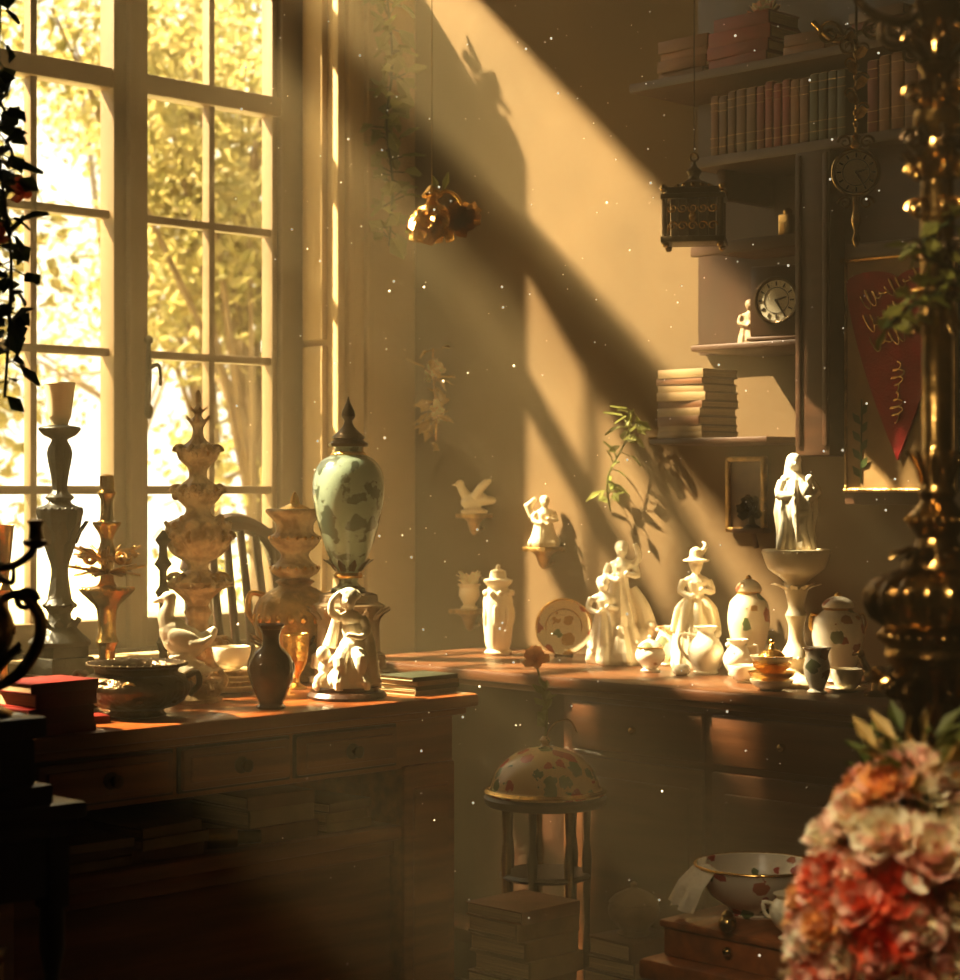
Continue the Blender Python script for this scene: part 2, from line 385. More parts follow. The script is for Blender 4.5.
place(m,-.561,d,T)
# goose on scroll base
d=3.50;k=K(d);h=holder('porcelain_goose',-.522,d,T)
m=MB('goose_body',k)
m.ell((2,0,60),(23,14,17),white,(0,18,0));m.ell((-8,0,70),(15,12,15),white)
m.tube([(-10,0,70),(-16,0,84),(-13,0,95),(-12,0,102)],[11,8.5,6.5,6],white,12,4)
m.ell((-13,0,104),(8,6,6.5),white);m.tube([(-18,0,103),(-24,0,101),(-29,0,99)],[3.5,3,1.2],white)
m.tube([(14,0,58),(26,0,64),(34,0,74)],[11,8,3],white,10,3)
for sy in(-1,1):
    m.ell((6,sy*12,62),(19,4,10),white,(0,20,0)); m.tube([(10,sy*13,58),(24,sy*12,60),(32,sy*8,66)],[5,4,2],white)
m.tube([(0,0,48),(2,0,38),(6,0,30)],[14,13,20],white,12);m.ell((4,0,30),(28,18,9),white)
m.build(remesh=.0022,parent=h)
m=MB('scroll_base',k);m.ell((6,0,10),(30,20,10),carved);m.lathe([(34,0),(35,4),(28,8),(20,22),(24,28),(10,31)],carved,(4,0,0),mod=lambda r,z,t:r*(1+.05*math.sin(8*t)))
for i in range(10):
    t=i/10*6.283;m.spiral((4+27*math.cos(t),22*math.sin(t),13),9,1.5,2.6,carved,ax=Vector((math.cos(t),math.sin(t),0)))
m.tube([(20,-6,8),(34,-8,10),(44,-6,22),(38,-6,32)],[6,5,4,2],carved,8,4);m.tube([(-20,-6,10),(-30,-8,14),(-34,-6,26)],[6,4,2],carved,8,4)
m.build(parent=h)
def cup(m,r,h,mat,c=(0,0,0),handle=True):
    m.lathe([(r*.45,0),(r*.5,h*.06),(r*.42,h*.1),(r*.75,h*.3),(r*.95,h*.7),(r,h),(r*.95,h),(r*.88,h*.7),(r*.66,h*.3),(r*.1,h*.2)],mat,c,28,curve=2)
    if handle: m.tube([(c[0]+r*.9,c[1],c[2]+h*.8),(c[0]+r*1.45,c[1],c[2]+h*.8),(c[0]+r*1.4,c[1],c[2]+h*.4),(c[0]+r*.8,c[1],c[2]+h*.3)],r*.08,mat,6,4)
d=3.66;m=MB('teacup_with_saucers',K(d))
for i in range(4): m.lathe([(10,i*5),(24-i,i*5+2),(30-i,i*5+7),(30-i,i*5+8.4),(22-i,i*5+4.5),(4,i*5+4)],carved if i%2 else ivory,seg=30)
cup(m,20,24,white,(0,0,21),False);place(m,-.455,d,T)
m=MB('cream_trinket_box',K(3.7));m.box((0,0,14),(34,26,28),carved,2);m.box((0,0,29),(37,29,4),ivory,1);m.ell((0,0,33),3,gold);place(m,-.625,3.57,T,0)
d=3.39;m=MB('brown_glazed_vase',K(d))
m.lathe([(14,0),(15,2),(12,5),(15,12),(22,30),(23,42),(18,54),(10,62),(8.5,68),(9,74),(12,80),(14,83),(12.5,84),(7,76),(2,70)],brownv,curve=4,seg=36)
m.ring(22,40,10,(2,5,7),brownv);m.ring(11,80,22,1.4,goldC);place(m,-.354,d,T)
d=3.72;m=MB('gilt_goblet',K(d));m.lathe([(11,0),(11,2),(4,6),(4,14),(9,22),(12,34),(13,52),(13.5,54),(12,54),(10,34),(2,24)],gold,curve=2);m.ring(12,48,18,1.3,gold);place(m,-.342,d,T)
# cherub statue
d=3.557;k=K(d);h=holder('cherub_statue',-.2365,d,T)
m=MB('plinth',k);m.lathe([(38,0),(40,3),(37,7),(31,8),(32,12),(8,12)],dwood,mod=lambda r,z,t:r*(1+.02*math.sin(12*t)));m.build(parent=h)
m=MB('cherub_figures',k);iv=white
m.lathe([(30,10),(29,18),(23,30),(15,42),(5,46)],iv,seg=48,mod=lambda r,z,t:r*(1+.13*math.sin(7*t+z*.09)+.06*math.sin(13*t)))
m.ell((5,0,50),(14,12,13),iv);m.ell((6,0,68),(11.5,9,14),iv,(0,-8,0));m.ell((4,-1,80),(12,9,8),iv);m.ell((3,-2,84),(4.5,4.5,7),iv)
m.ell((1,-4,98),(8.5,9,10),iv);m.ell((2,0,103),(10,10,8),iv);m.ell((1,-13,97),(1.6,2,2),iv)
for a in range(10): m.ell((2+9*math.cos(a*.63),1+8*math.sin(a*.63),103+2*math.sin(a*2)),3.6,iv)
m.tube([(15,0,80),(21,-5,70),(15,-13,62),(5,-15,64)],[5,4.4,3.6,3],iv,10,3);m.ell((3,-15,64),(3.6,3,3),iv)
m.tube([(-7,0,80),(-15,-4,86),(-14,-6,98),(-6,-7,106)],[5,4.3,3.5,3],iv,10,3)
m.tube([(9,-4,46),(15,-16,40),(13,-17,22),(15,-20,14)],[9,7.5,5.5,4],iv,10,3);m.tube([(-2,-4,46),(-6,-18,38),(-4,-20,22),(-6,-23,15)],[9,7.5,5.5,4],iv,10,3)
m.ell((-20,-8,30),(9,8,11),iv);m.ell((-23,-10,45),(7.5,7.5,8),iv);m.tube([(-18,-12,34),(-12,-18,40),(-6,-15,48)],[4,3.4,3],iv,8,3);m.tube([(-22,-12,24),(-28,-20,20),(-26,-22,13)],[5,4,3],iv,8,3)
m.tube([(18,4,78),(22,2,58),(24,-4,38),(26,-6,14)],[4,6,8,9],iv,8,3);m.tube([(-10,5,88),(-14,6,66),(-18,4,50)],[3,6,8],iv,8,3)
for i in range(14): m.ell((random.uniform(-30,28),random.uniform(-22,4),random.uniform(13,26)),random.uniform(3,6),iv)
m.build(remesh=.0017,parent=h)
m=MB('notebook_stack')
for i,c in enumerate((7,5,7,4)): book(m,(random.uniform(-.004,.004),0,i*.0085),(.115,.09,.008),c,random.uniform(-6,6))
place(m,-.112,3.66,T,0)
# green vase + stand
d=3.80;k=K(d);m=MB('celadon_lidded_vase',k)
m.lathe([(38,0),(40,3),(38,9),(34,10),(34,15),(38,17),(37,30),(32,33),(31,60),(33,72),(36,76),(36,80),(30,83),(29,90),(24,92),(4,92)],stone,seg=8)
m.leafring(30,66,12,14,10,stone,60)
z0=92
P=[(16,0),(17,4),(12,7),(9,12),(12,17),(10,20),(16,28),(25,50),(33,80),(36,102),(34,120),(27,132),(17,138),(14,143),(15,147)]
m.lathe([(r,z+z0) for r,z in P],green,curve=4,seg=40)
m.lathe([(19,z0+146),(20,z0+149),(14,z0+153),(17,z0+155),(12,z0+160),(6,z0+166),(4,z0+172),(7,z0+176),(6,z0+182),(2,z0+190),(.5,z0+196)],bronze,curve=2)
m.lathe([(17,z0-.5),(18,z0+2),(14,z0+6),(8,z0+9)],bronze);m.lathe([(13.5,z0+15),(14.5,z0+17.5),(13,z0+20)],gold)
m.lathe([(17,z0+136),(18,z0+138.5),(16,z0+141)],gold);m.leafring(12,z0+22,10,16,8,bronze,62,thick=False)
place(m,-.25,d,T)
# gold urn
d=3.9;k=K(d);m=MB('gilt_mounted_urn',k)
m.lathe([(34,0),(36,3),(30,8),(24,12),(22,18),(30,26),(38,46),(41,62),(37,78),(26,88),(16,94),(20,98),(12,102)],goldC,curve=3,seg=48,mod=lambda r,z,t:r*(1+.025*math.sin(16*t)) if 20<z<92 else r)
m.lathe([(12,100),(22,106),(25,112),(17,118),(14,126),(22,134),(26,142),(19,148),(20,158),(28,166),(29,170),(24,170),(14,160),(3,158)],carved,curve=3,seg=40,mod=lambda r,z,t:r*(1+.02*math.sin(18*t)))
m.ring(40,62,20,(3,4,5),gold);m.ring(24,112,18,2,gold);m.ring(25,142,18,2,gold);m.leafring(22,24,12,26,15,brass,55)
for sx in(-1,1):m.tube([(sx*30,0,84),(sx*44,0,86),(sx*47,0,68),(sx*38,0,54)],3,gold,8,5)
m.lathe([(20,168),(14,172),(5,176),(4,182),(1,188)],gold);place(m,-.362,d+.01,T)
# tiered epergne
random.seed(77)
d=3.9;k=K(d);m=MB('carved_epergne',k)
m.lathe([(28,0),(30,4),(24,10),(18,16),(26,26),(30,34),(22,42),(12,50),(10,60),(14,68),(10,74),(17,84),(26,92),(29,98),(20,104),(10,110),(12,118),(22,124),(30,136),(31,150),(27,158),(14,164),(12,172),(20,180),(23,190),(15,197),(9,202),(10,212),(18,220),(20,230),(12,236),(6,242),(5,252),(8,258),(3,264),(2,280)],carved,curve=2,seg=44,mod=lambda r,z,t:r*(1+.07*math.sin(8*t+.05*z)))
for R,z,n,L,W,ti in ((27,28,12,9,12,60),(25,92,14,9,11,35),(26,134,12,12,13,60),(28,150,12,9,12,75),(20,184,10,8,10,50),(17,226,9,8,9,50),(6,256,6,9,6,60)): m.leafring(R,z,n,L,W,carved,ti,random.random())
for z,R,n in ((36,27,9),(100,24,9),(142,30,11),(188,21,9),(228,18,7)):
    for i in range(n):
        t=i/n*6.283;m.spiral((R*math.cos(t),R*math.sin(t),z),7,1.3,2.3,goldC if i%2==0 else carved,ax=Vector((math.cos(t),math.sin(t),0)))
m.ell((0,0,282),(3,3,8),goldC);m.leafring(2,266,5,9,5,goldC,55);m.ell((0,0,270),4,goldC)
for i in range(90):
    z=random.choice((30,95,130,140,150,158,188,228));t=random.uniform(0,6.28);R={30:27,95:26,130:27,140:30,150:30,158:25,188:22,228:18}[z];m.ell((R*math.cos(t),R*math.sin(t),z+random.uniform(-5,5)),random.uniform(2.5,5),carved,seg=8,rg=6)
place(m,-.55,d,T)
# tall pewter candlestick
d=3.64;k=K(d);m=MB('pewter_candlestick',k)
m.box((0,0,10),(58,58,20),dwood,2,(0,0,45));m.box((0,0,28),(50,50,18),pewter,2,(0,0,45));m.box((0,0,42),(42,42,12),pewter,2,(0,0,45))
m.lathe([(30,48),(31,52),(22,60),(14,70),(11,80),(16,88),(12,94),(9,110),(8,125),(12,140),(18,160),(21,176),(22,184),(14,188),(10,192),(14,196),(9,200),(7,206),(9,222),(12,240),(9,250),(8,254),(16,258),(20,263),(20,266),(9,268)],pewter,curve=2,seg=36,mod=lambda r,z,t:r*(1+.05*math.sin(10*t)) if 100<z<250 else r)
m.leafring(15,150,10,24,12,pewter,80,thick=False);m.leafring(14,64,9,12,10,pewter,75);m.ring(21,184,18,2.2,pewter);m.ring(19,264,18,2,pewter);m.ring(15,88,12,2.5,pewter)
m.lathe([(8,266),(9,272),(11,276),(12,282),(15,306),(16,309),(14,309),(9,284),(2,282)],ivory,curve=2)
place(m,-.765,d,T)
# brass leaf candlestick
d=3.7;k=K(d);m=MB('brass_candlestick',k)
m.lathe([(22,0),(24,3),(18,8),(9,16),(8,40),(12,48),(9,56),(10,80),(16,88),(22,94),(26,98),(27,102),(12,104),(7,110),(6,126),(10,134),(8,142),(6,150),(9,158),(13,164),(14,168),(7,170),(6,190),(10,197),(7,200),(7,214),(1,216)],brass,curve=2,seg=30)
m.leafring(8,118,7,24,15,goldC,15);m.leafring(8,130,7,24,14,goldC,35,.5);m.ring(26,101,24,2,gold)
for i in range(7):
    t=i/7*6.283+.3;m.spiral((20*math.cos(t),20*math.sin(t),132),9,1.4,2.6,goldC,ax=Vector((math.cos(t),math.sin(t),0)))
place(m,-.69,d,T)
d=3.85;m=MB('ebony_candlestick',K(d));m.lathe([(14,0),(15,3),(6,10),(4,30),(7,40),(4,46),(4,80),(8,90),(4,96),(4,112),(9,118),(5,124),(4,136),(8,142),(4,148),(1,152)],iron,curve=2,seg=20);place(m,-.61,d,T)
m=MB('thin_brass_candlestick',K(d));m.lathe([(12,0),(13,3),(6,10),(4,30),(7,40),(4,46),(4,90),(8,100),(4,106),(9,158),(10,160),(3,150)],brass,curve=0,seg=20);place(m,-.845,3.55,T)
m,z=bstack('red_book_stack',4,.13,.10,.02,RED,.005,3);place(m,-.665,3.06,T,5)
m=MB('red_journal');book(m,(0,0,0),(.07,.05,.012),2);place(m,-.63,3.18,T,-15)
m=MB('bronze_inkwell',K(3.3));m.lathe([(16,0),(17,2),(12,5),(16,14),(14,22),(6,26),(8,30),(3,36),(4,40),(1,43)],bronze,curve=2);m.ring(15,14,10,3,goldC);place(m,-.655,3.32,T)
# ------------------------------------------------------------ chair
m=MB('slat_back_chair')
W=.16
for sx in(-1,1):
    m.tube([(sx*W,.02,0),(sx*W,0,.44),(sx*(W+.005),.02,.75),(sx*W*.97,.05,1.0)],[.016,.018,.014,.013],dwood,8,4)
    m.tube([(sx*W*1.05,-.36,0),(sx*W*1.05,-.36,.43)],[.014,.018],dwood,8)
    m.tube([(sx*W*1.05,-.36,.15),(sx*W,.01,.15)],.01,dwood)
top=[(-W*1.0,.05,.97),(-W*.75,.05,1.04),(-W*.3,.05,1.07),(0,.05,1.075),(W*.3,.05,1.07),(W*.75,.05,1.04),(W*1.0,.05,.97)]
m.tube(top,[.016,.019,.021,.022,.021,.019,.016],dwood,8,4)
m.tube([(-W,.0,.60),(W,.0,.60)],.016,dwood)
for i in range(6):
    x=(-2.5+i)*W*.32; m.tube([(x*.6,.0,.60),(x*1.05,.02,.82),(x*1.0,.05,1.06)],[.008,.010,.009],dwood,8,4)
m.box((0,-.18,.445),(.34,.4,.035),dwood,.012)
place(m,-.525,4.56,0,12)
# ------------------------------------------------------------ counter
m=MB('display_cabinet');CX=3.144
m.bx(CX,XB,1.75,3.60,.725,.75,woodY,.006);m.bx(CX+.012,XB,1.76,3.59,.712,.726,woodY,.004)
m.bx(CX+.03,XB,1.77,2.92,.0,.712,woodY,.003)
ys=[2.90,2.52,2.14,1.80]
for a,b in zip(ys,ys[1:]):
    m.bx(CX+.02,CX+.034,b+.012,a-.012,.60,.70,woodY,.004);m.bx(CX+.02,CX+.034,b+.012,a-.012,.06,.585,woodY,.004);m.bx(CX+.014,CX+.024,b+.045,a-.045,.10,.545,woodY,.006)
    m.ell((CX+.012,(a+b)/2,.65),.009,brass);m.ell((CX+.01,b+.03,.36),.008,brass)
m.bx(CX+.03,CX+.08,3.53,3.58,0,.712,woodY,.003);m.bx(CX+.05,XB,2.92,3.55,.12,.15,woodY,.003);m.bx(CX+.16,CX+.18,2.92,3.58,0,.712,dwood)  # dark panels added behind and beside the open recess to darken it
m.bx(CX+.03,XB,3.56,3.58,0,.712,dwood)
m.build()
T=.75
def fold(n,a=.1,ph=0): return lambda r,z,t:r*(1+a*math.sin(n*t+ph+z*.06)+a*.4*math.sin((2*n+1)*t))
def human(m,mat,hz,hr=7,lean=0,rob=None,nf=9,arms=True,veil=False,x=0,y=0):
    """small draped figurine: robe profile, torso, neck, head with face, arms"""
    if rob: m.lathe(rob,mat,(x,y,0),44,fold(nf))
    m.tube([(x,y,hz-hr*3.6),(x+lean*.5,y,hz-hr*2.2),(x+lean,y-.5,hz-hr*.9)],[hr*1.1,hr*1.35,hr*.45],mat,12,3)
    m.ell((x+lean,y,hz-hr*1.9),(hr*1.75,hr*1.0,hr*.7),mat)
    m.ell((x+lean,y-hr*.15,hz),(hr*.85,hr*.92,hr*1.1),mat);m.ell((x+lean,y-hr*1.05,hz-.1*hr),(hr*.16,hr*.22,hr*.25),mat)
    m.ell((x+lean,y+hr*.2,hz+hr*.35),(hr*1.0,hr*1.0,hr*.95),mat)
    if veil: m.tube([(x+lean,y+hr*.5,hz+hr*.5),(x+lean,y+hr*.9,hz-hr*1.0),(x+lean,y+hr*.9,hz-hr*3.0)],[hr*.95,hr*1.15,hr*1.3],mat,12,3)
    else: m.ell((x+lean,y+hr*.8,hz+hr*.8),(hr*.5,hr*.5,hr*.5),mat)
    if arms:
        for sx in(-1,1):
            m.tube([(x+lean+sx*hr*1.6,y,hz-hr*1.9),(x+lean+sx*hr*2.1,y-hr*.4,hz-hr*3.4),(x+lean+sx*hr*.7,y-hr*1.8,hz-hr*3.6+sx*hr*.4)],[hr*.55,hr*.5,hr*.35],mat,8,3)
            m.ell((x+lean+sx*hr*.55,y-hr*1.9,hz-hr*3.5+sx*hr*.4),hr*.42,mat)
d=4.85;m=MB('figural_porcelain_vase',K(d))
m.lathe([(12,0),(14,3),(11,6),(13,12),(15,35),(15,55),(12,64),(10,68),(14,72),(15,75),(9,77),(8,84),(3,86)],ivory,seg=30,mod=fold(6,.03));m.ring(13,40,7,(4,4,12),ivory);m.ring(13,62,9,3.5,ivory);m.ell((0,0,87),(2.5,2.5,4),ivory);place(m,.044,d,T)
# plate on an easel
d=4.78;m=MB('floral_plate',K(d));mt=Matrix.Rotation(math.radians(80),4,'X')
m.lathe([(10,0),(18,1),(27,5),(28,6.5),(27,6.5),(18,3),(2,2.4)],ging,(0,0,30),44,mtx=mt)
m.hoop(27.6,1.1,gold,(0,-6.5,31),True);m.hoop(18,.6,gold,(0,-3.2,30.5),True)
m.tube([(-8,4,0),(0,6,2),(8,4,0)],1.6,bronze);m.tube([(0,6,2),(0,12,34)],1.4,bronze);m.tube([(-8,-6,3),(-8,4,0)],1.4,bronze);m.tube([(8,-6,3),(8,4,0)],1.4,bronze)
place(m,.20,d,T)
# statue group
random.seed(41)
d=4.62;k=K(d)*1.07;m=MB('courting_couple_statue',k)
m.lathe([(28,0),(30,4),(29,12),(25,22),(19,34),(10,44),(4,46)],white,seg=48,mod=fold(8,.12))
human(m,white,106,7,2,[(17,30),(16,44),(12,58),(9,70),(8,78),(9,84)],9)
human(m,white,74,6.5,-2,[(15,14),(14,28),(10,42),(8,52)],7,x=-14,y=-8)
m.tube([(12,0,90),(18,-2,100),(14,-3,112)],[4,3.5,2.5],white,8,3)
m.tube([(12,0,70),(22,-4,52),(28,-6,30)],[5,7,9],white,8,3)
m.ell((22,-10,24),(10,9,9),white);m.ell((32,-4,26),(6,5,10),white,(0,25,0));m.ell((29,-12,34),(5.5,5.5,6),white)
for i in range(26): 
    t=random.uniform(0,6.28);m.ell((27*math.cos(t),23*math.sin(t),random.uniform(2,20)),random.uniform(3,6),white)
place(m,.322,d,T,remesh=.0021)
def jug(name,a,d,P,mat,hr,hz0,hz1,hd=1,spout=True):
    m=MB(name,K(d));m.lathe(P,mat,curve=3,seg=32)
    R=hr;m.tube([(hd*R*.6,0,hz1),(hd*R*1.45,0,hz1+1),(hd*R*1.5,0,(hz0+hz1)/2),(hd*R*.85,0,hz0)],R*.1,mat,8,4)
    if spout: m.ell((-hd*R*.62,0,hz1+1),(R*.35,R*.22,R*.25),mat,(0,hd*30,0))
    place(m,a,d,T);return m
jug('cream_pitcher',.425,4.56,[(9,0),(10,2),(9,4),(12,12),(12,22),(9,30),(8,35),(10,39),(8.5,39),(6,32),(2,28)],gingw,12,10,34)
jug('milk_jug',.492,4.36,[(12,0),(13,2),(12,4),(17,14),(18,24),(14,33),(9,39),(9,43),(12,47),(10.5,47),(7,40),(2,36)],white,17,12,38,-1)
m=MB('porcelain_bun',K(4.36));m.ell((0,0,5),(9,7,6),white);m.ell((3,-1,8),(5,5,4),white);place(m,.435,4.32,T)
jug('small_milk_jug',.555,4.31,[(9,0),(10,2),(9,3),(14,12),(14,20),(10,27),(8,31),(11,36),(9.5,36),(6,30),(2,27)],white,13,10,29)
d=4.5;k=K(d);m=MB('porcelain_lady',k)
m.lathe([(24,0),(25,4),(24,16),(22,34),(18,50),(12,62),(8,72),(8,78),(10,86)],ivory,seg=48,mod=fold(10,.07));human(m,ivory,102,7.5,0,None)
m.lathe([(13,106),(14,108),(7,110),(6,118),(2,121)],ivory,seg=20);m.tube([(4,0,112),(10,0,122),(6,2,126)],[3,2.5,1],ivory,8,3)
for t in range(8): m.tube([(8*math.cos(t*.785),8*math.sin(t*.785),70),(17*math.cos(t*.785),17*math.sin(t*.785),58),(23*math.cos(t*.785),23*math.sin(t*.785),36)],[3,5,3],ivory,8,3)
place(m,.486,d,T,remesh=.0021)
def ginger(name,a,d,w,h,mat,fin):
    m=MB(name,K(d));m.lathe([(w*.5,0),(w*.55,h*.02),(w*.5,h*.05),(w*.72,h*.2),(w*.97,h*.45),(w,h*.58),(w*.88,h*.72),(w*.55,h*.8),(w*.48,h*.83),(w*.5,h*.84)],mat,curve=4,seg=36)
    m.lathe([(w*.6,h*.83),(w*.62,h*.86),(w*.5,h*.91),(w*.25,h*.95),(w*.1,h*.96)],mat,curve=2,seg=30);m.lathe([(w*.1,h*.95),(w*.16,h*.975),(w*.05,h)],fin)
    m.lathe([(w*.52,h*.8),(w*.6,h*.815),(w*.52,h*.83)],gold);m.lathe([(w*.5,0),(w*.58,h*.015),(w*.5,h*.03)],gold)
    return m
place(ginger('floral_ginger_jar',.594,4.42,21,96,ging,gold),.594,4.42,T)
m=ginger('lidded_porcelain_jar',.741,4.16,26,90,gingw,gold)
for sx in(-1,1):m.tube([(sx*18,0,66),(sx*26,0,68),(sx*28,0,56),(sx*24,0,50)],1.8,gold,8,4)
place(m,.745,4.16,T)
# compote
d=4.08;k=K(d);m=MB('pedestal_compote',k);q=136/123
m.lathe([(r,z*q) for r,z in [(26,0),(28,3),(24,7),(14,12),(12,18),(16,26),(12,34),(8,42),(8,56),(11,64),(8,70),(9,78),(12,88),(10,92),(16,98),(28,106),(33,118),(34,123),(31,123),(22,115),(3,113)]],ivory,curve=2,seg=40)
m.ring(33,121*q,30,1.6,ivory);m.ring(16,26*q,12,2,ivory);m.leafring(11,88*q,10,14,8,ivory,40,thick=False);place(m,.645,d,T)
m=MB('madonna_statue',k)
m.lathe([(22,0),(23,3),(21,8),(17,12),(4,12)],white,seg=24)
m.lathe([(17,8),(19,14),(18,32),(20,48),(19,62),(16,72),(10,82),(5,84)],white,seg=48,mod=fold(8,.12));human(m,white,98,8,-2,None,veil=True,arms=False)
m.ell((8,-13,70),(6,5,9),white,(0,20,0));m.ell((11,-14,82),(4.4,4.6,5),white);m.tube([(13,-2,80),(19,-10,68),(8,-18,62)],[5,5,3],white,8,3)
m.tube([(-14,-2,80),(-18,-8,66),(-4,-17,66)],[5,5,3],white,8,3);m.tube([(-16,-6,64),(-15,-13,40),(-18,-12,12)],[3,3.5,5],white,8,3);m.tube([(14,-10,58),(4,-18,38),(10,-15,12)],[3,3.5,4],white,8,3)
m.tube([(-10,-12,56),(2,-19,48),(14,-14,52)],[2.5,3,2.5],white,8,3)
place(m,.645,d,.75+125*k,remesh=.0018)
# stacked bowls
m=MB('stacked_bowls',K(3.98))
z=0
for r,hh in ((22,9),(24,8),(20,9),(22,7)):
    m.lathe([(r*.4,z),(r*.5,z+1),(r*.9,z+hh*.7),(r,z+hh+2),(r*.94,z+hh+2),(r*.7,z+hh*.6),(1,z+3)],ivory if r%4 else gold,seg=30);z+=hh
m.lathe([(12,z),(14,z+2),(10,z+6),(4,z+9),(2,z+14)],gold);m.ell((0,0,z+16),3,gold);place(m,.582,3.99,T)
m=MB('small_bowl',K(4.1));cup(m,16,17,white,handle=False);place(m,.548,4.16,T)
m=MB('footed_vase',K(4.0));m.lathe([(9,0),(10,2),(7,5),(11,14),(13,26),(11,36),(12,42),(14,45),(12,45),(9,36),(2,30)],gingw,curve=3);place(m,.662,3.93,T)
m=MB('teacup',K(4.0));cup(m,16,22,white);m.lathe([(10,0),(20,3),(21,4),(10,2)],white);place(m,.728,3.97,T)
m=MB('lidded_sugar_bowl',K(4.4));m.lathe([(9,0),(10,2),(7,4),(14,12),(15,19),(12,24),(13,25),(8,30),(2,33),(3,35),(1,37)],gingw,curve=2);m.hoop(13,.8,gold,(0,0,24.5));place(m,.375,4.40,T)
m=MB('brass_bird_ornament',K(3.9));m.lathe([(12,0),(12,3),(5,6),(4,14),(1,15)],brass);m.ell((0,0,22),(13,7,8),brass,(0,-20,0));m.tube([(-8,0,26),(-13,0,36),(-14,0,40)],[5,3.5,3.5],brass);m.ell((-15,0,42),4.5,brass);m.tube([(-18,0,42),(-24,0,41)],[2,.5],brass);m.tube([(8,0,24),(20,0,30),(24,0,38)],[5,3,1],brass);place(m,.768,3.88,T)
def bracket(a,d,z,w=.045,mat=goldC):
    m=MB('wall_bracket');m.box((0,0,-.006),(w*1.6,w*1.5,.012),mat,.003);m.lathe([(.004,-.055),(.012,-.045),(w*.4,-.02),(w*.62,-.012)],mat,seg=16);m.tube([(0,w*.7,-.04),(0,0,-.05)],.006,mat)
    X,Y=pl(a,d);m.build((XB-w*.75,Y,z),-90);return (XB-w*.75,Y,z)
L=bracket(.17,4.95,1.01,.05)
m=MB('wall_cherub_figurine',.0024);m.lathe([(15,0),(16,4),(12,12),(9,24),(4,28)],ivory,seg=30,mod=fold(6,.1));human(m,ivory,46,5.5,1,[(13,2),(11,14),(7,26)],7);m.tube([(-12,2,30),(-16,4,42),(-8,4,50)],[3,5,2],ivory);m.build(L,-45,remesh=.0023)
L=bracket(-.05,5.1,.845,.05)
m=MB('wall_posy_vase',.0025);m.lathe([(8,0),(9,2),(6,5),(11,14),(10,22),(12,26),(3,24)],ivory,curve=2)
for i in range(26):
    t=random.uniform(0,6.28);m.leaf((0,0,22),(math.cos(t),math.sin(t),random.uniform(.5,2)),20,10,petC)
m.build(L,-45)
L=bracket(-.03,5.1,1.09,.045)
m=MB('wall_dove_figurine',.0024);m.lathe([(14,0),(15,3),(8,6)],ivory,seg=24);m.ell((0,0,14),(15,9,9),ivory,(0,-15,0));m.tube([(-8,0,18),(-13,0,26),(-14,0,30)],[6,5,4.5],ivory,8,3);m.ell((-15,0,31),5,ivory);m.tube([(-18,0,31),(-24,0,30)],[2,.8],ivory);m.tube([(10,0,14),(22,0,14),(28,0,17)],[6,4,2],ivory,8,3);m.tube([(0,-7,18),(8,-10,28),(18,-9,36)],[5,5,2],ivory,8,3);m.tube([(0,7,18),(8,10,28),(16,9,38)],[5,5,2],ivory,8,3);m.build(L,-45,remesh=.0023)
# ------------------------------------------------------------ wall sprigs
def sprig(name,pts,n,L,W,mat,stem,flowers=0,fm=None,lr=.0025,spread=.9,sd=1):
    random.seed(sd);m=MB(name);pts=[Vector(p) for p in pts];m.tube(pts,[lr]*len(pts),stem,6,4)
    for i in range(n):
        t=random.uniform(0,len(pts)-1.001);a=int(t);p=pts[a].lerp(pts[a+1],t-a)
        v=Vector((random.uniform(-1,1),random.uniform(-1,1),random.uniform(-.6,.8)))*spread
        q=p+v*L*.6; m.tube([p,q],lr*.5,stem,4)
        m.leaf(q,v+Vector((0,0,-.3)),L*random.uniform(.7,1.2),W*random.uniform(.7,1.2),mat)
    for i in range(flowers):
        t=random.uniform(0,len(pts)-1.001);a=int(t);p=pts[a].lerp(pts[a+1],t-a)+Vector((random.uniform(-1,1),random.uniform(-1,1),random.uniform(-1,1)))*L
        m.flower(p,(-1,-1,.3),L*.55,fm,9)
    return m
Y=pl(-.115,5.22)[1]; xw=XB-.03
sprig('gilded_wall_sprig',[(xw,Y-.0,1.28),(xw-.01,Y-.01,1.36),(xw,Y+.01,1.45),(xw-.01,Y,1.52)],30,.045,.028,leafG,gold,4,petC,sd=3).build()
Y=pl(.335,4.76)[1]
sprig('wall_ivy_sprig',[(xw,Y+.04,1.10),(xw-.02,Y+.03,1.18),(xw-.01,Y-.02,1.27),(xw-.03,Y-.06,1.34)],34,.04,.028,leafI,leafL,0,sd=4).build()
Xi,Yi=pl(-.225,5.15)
sprig('trailing_ivy',[(Xi,YW-.005,2.47),(Xi,YW-.06,2.42),(Xi+.02,YW-.06,2.25),(Xi-.01,YW-.07,2.1),(Xi+.02,YW-.06,1.95),(Xi,YW-.07,1.78)],100,.055,.05,leafI,leafD,0,lr=.003,sd=6).build()
Xi,Yi=pl(-.618,2.6)
sprig('trailing_vine',[(Xi,Yi,CZ),(Xi+.01,Yi,2.2),(Xi,Yi+.01,1.8),(Xi-.01,Yi,1.6),(Xi+.01,Yi,1.45),(Xi,Yi,1.27)],130,.034,.028,leafD,leafD,4,petR,lr=.002,sd=7).build()
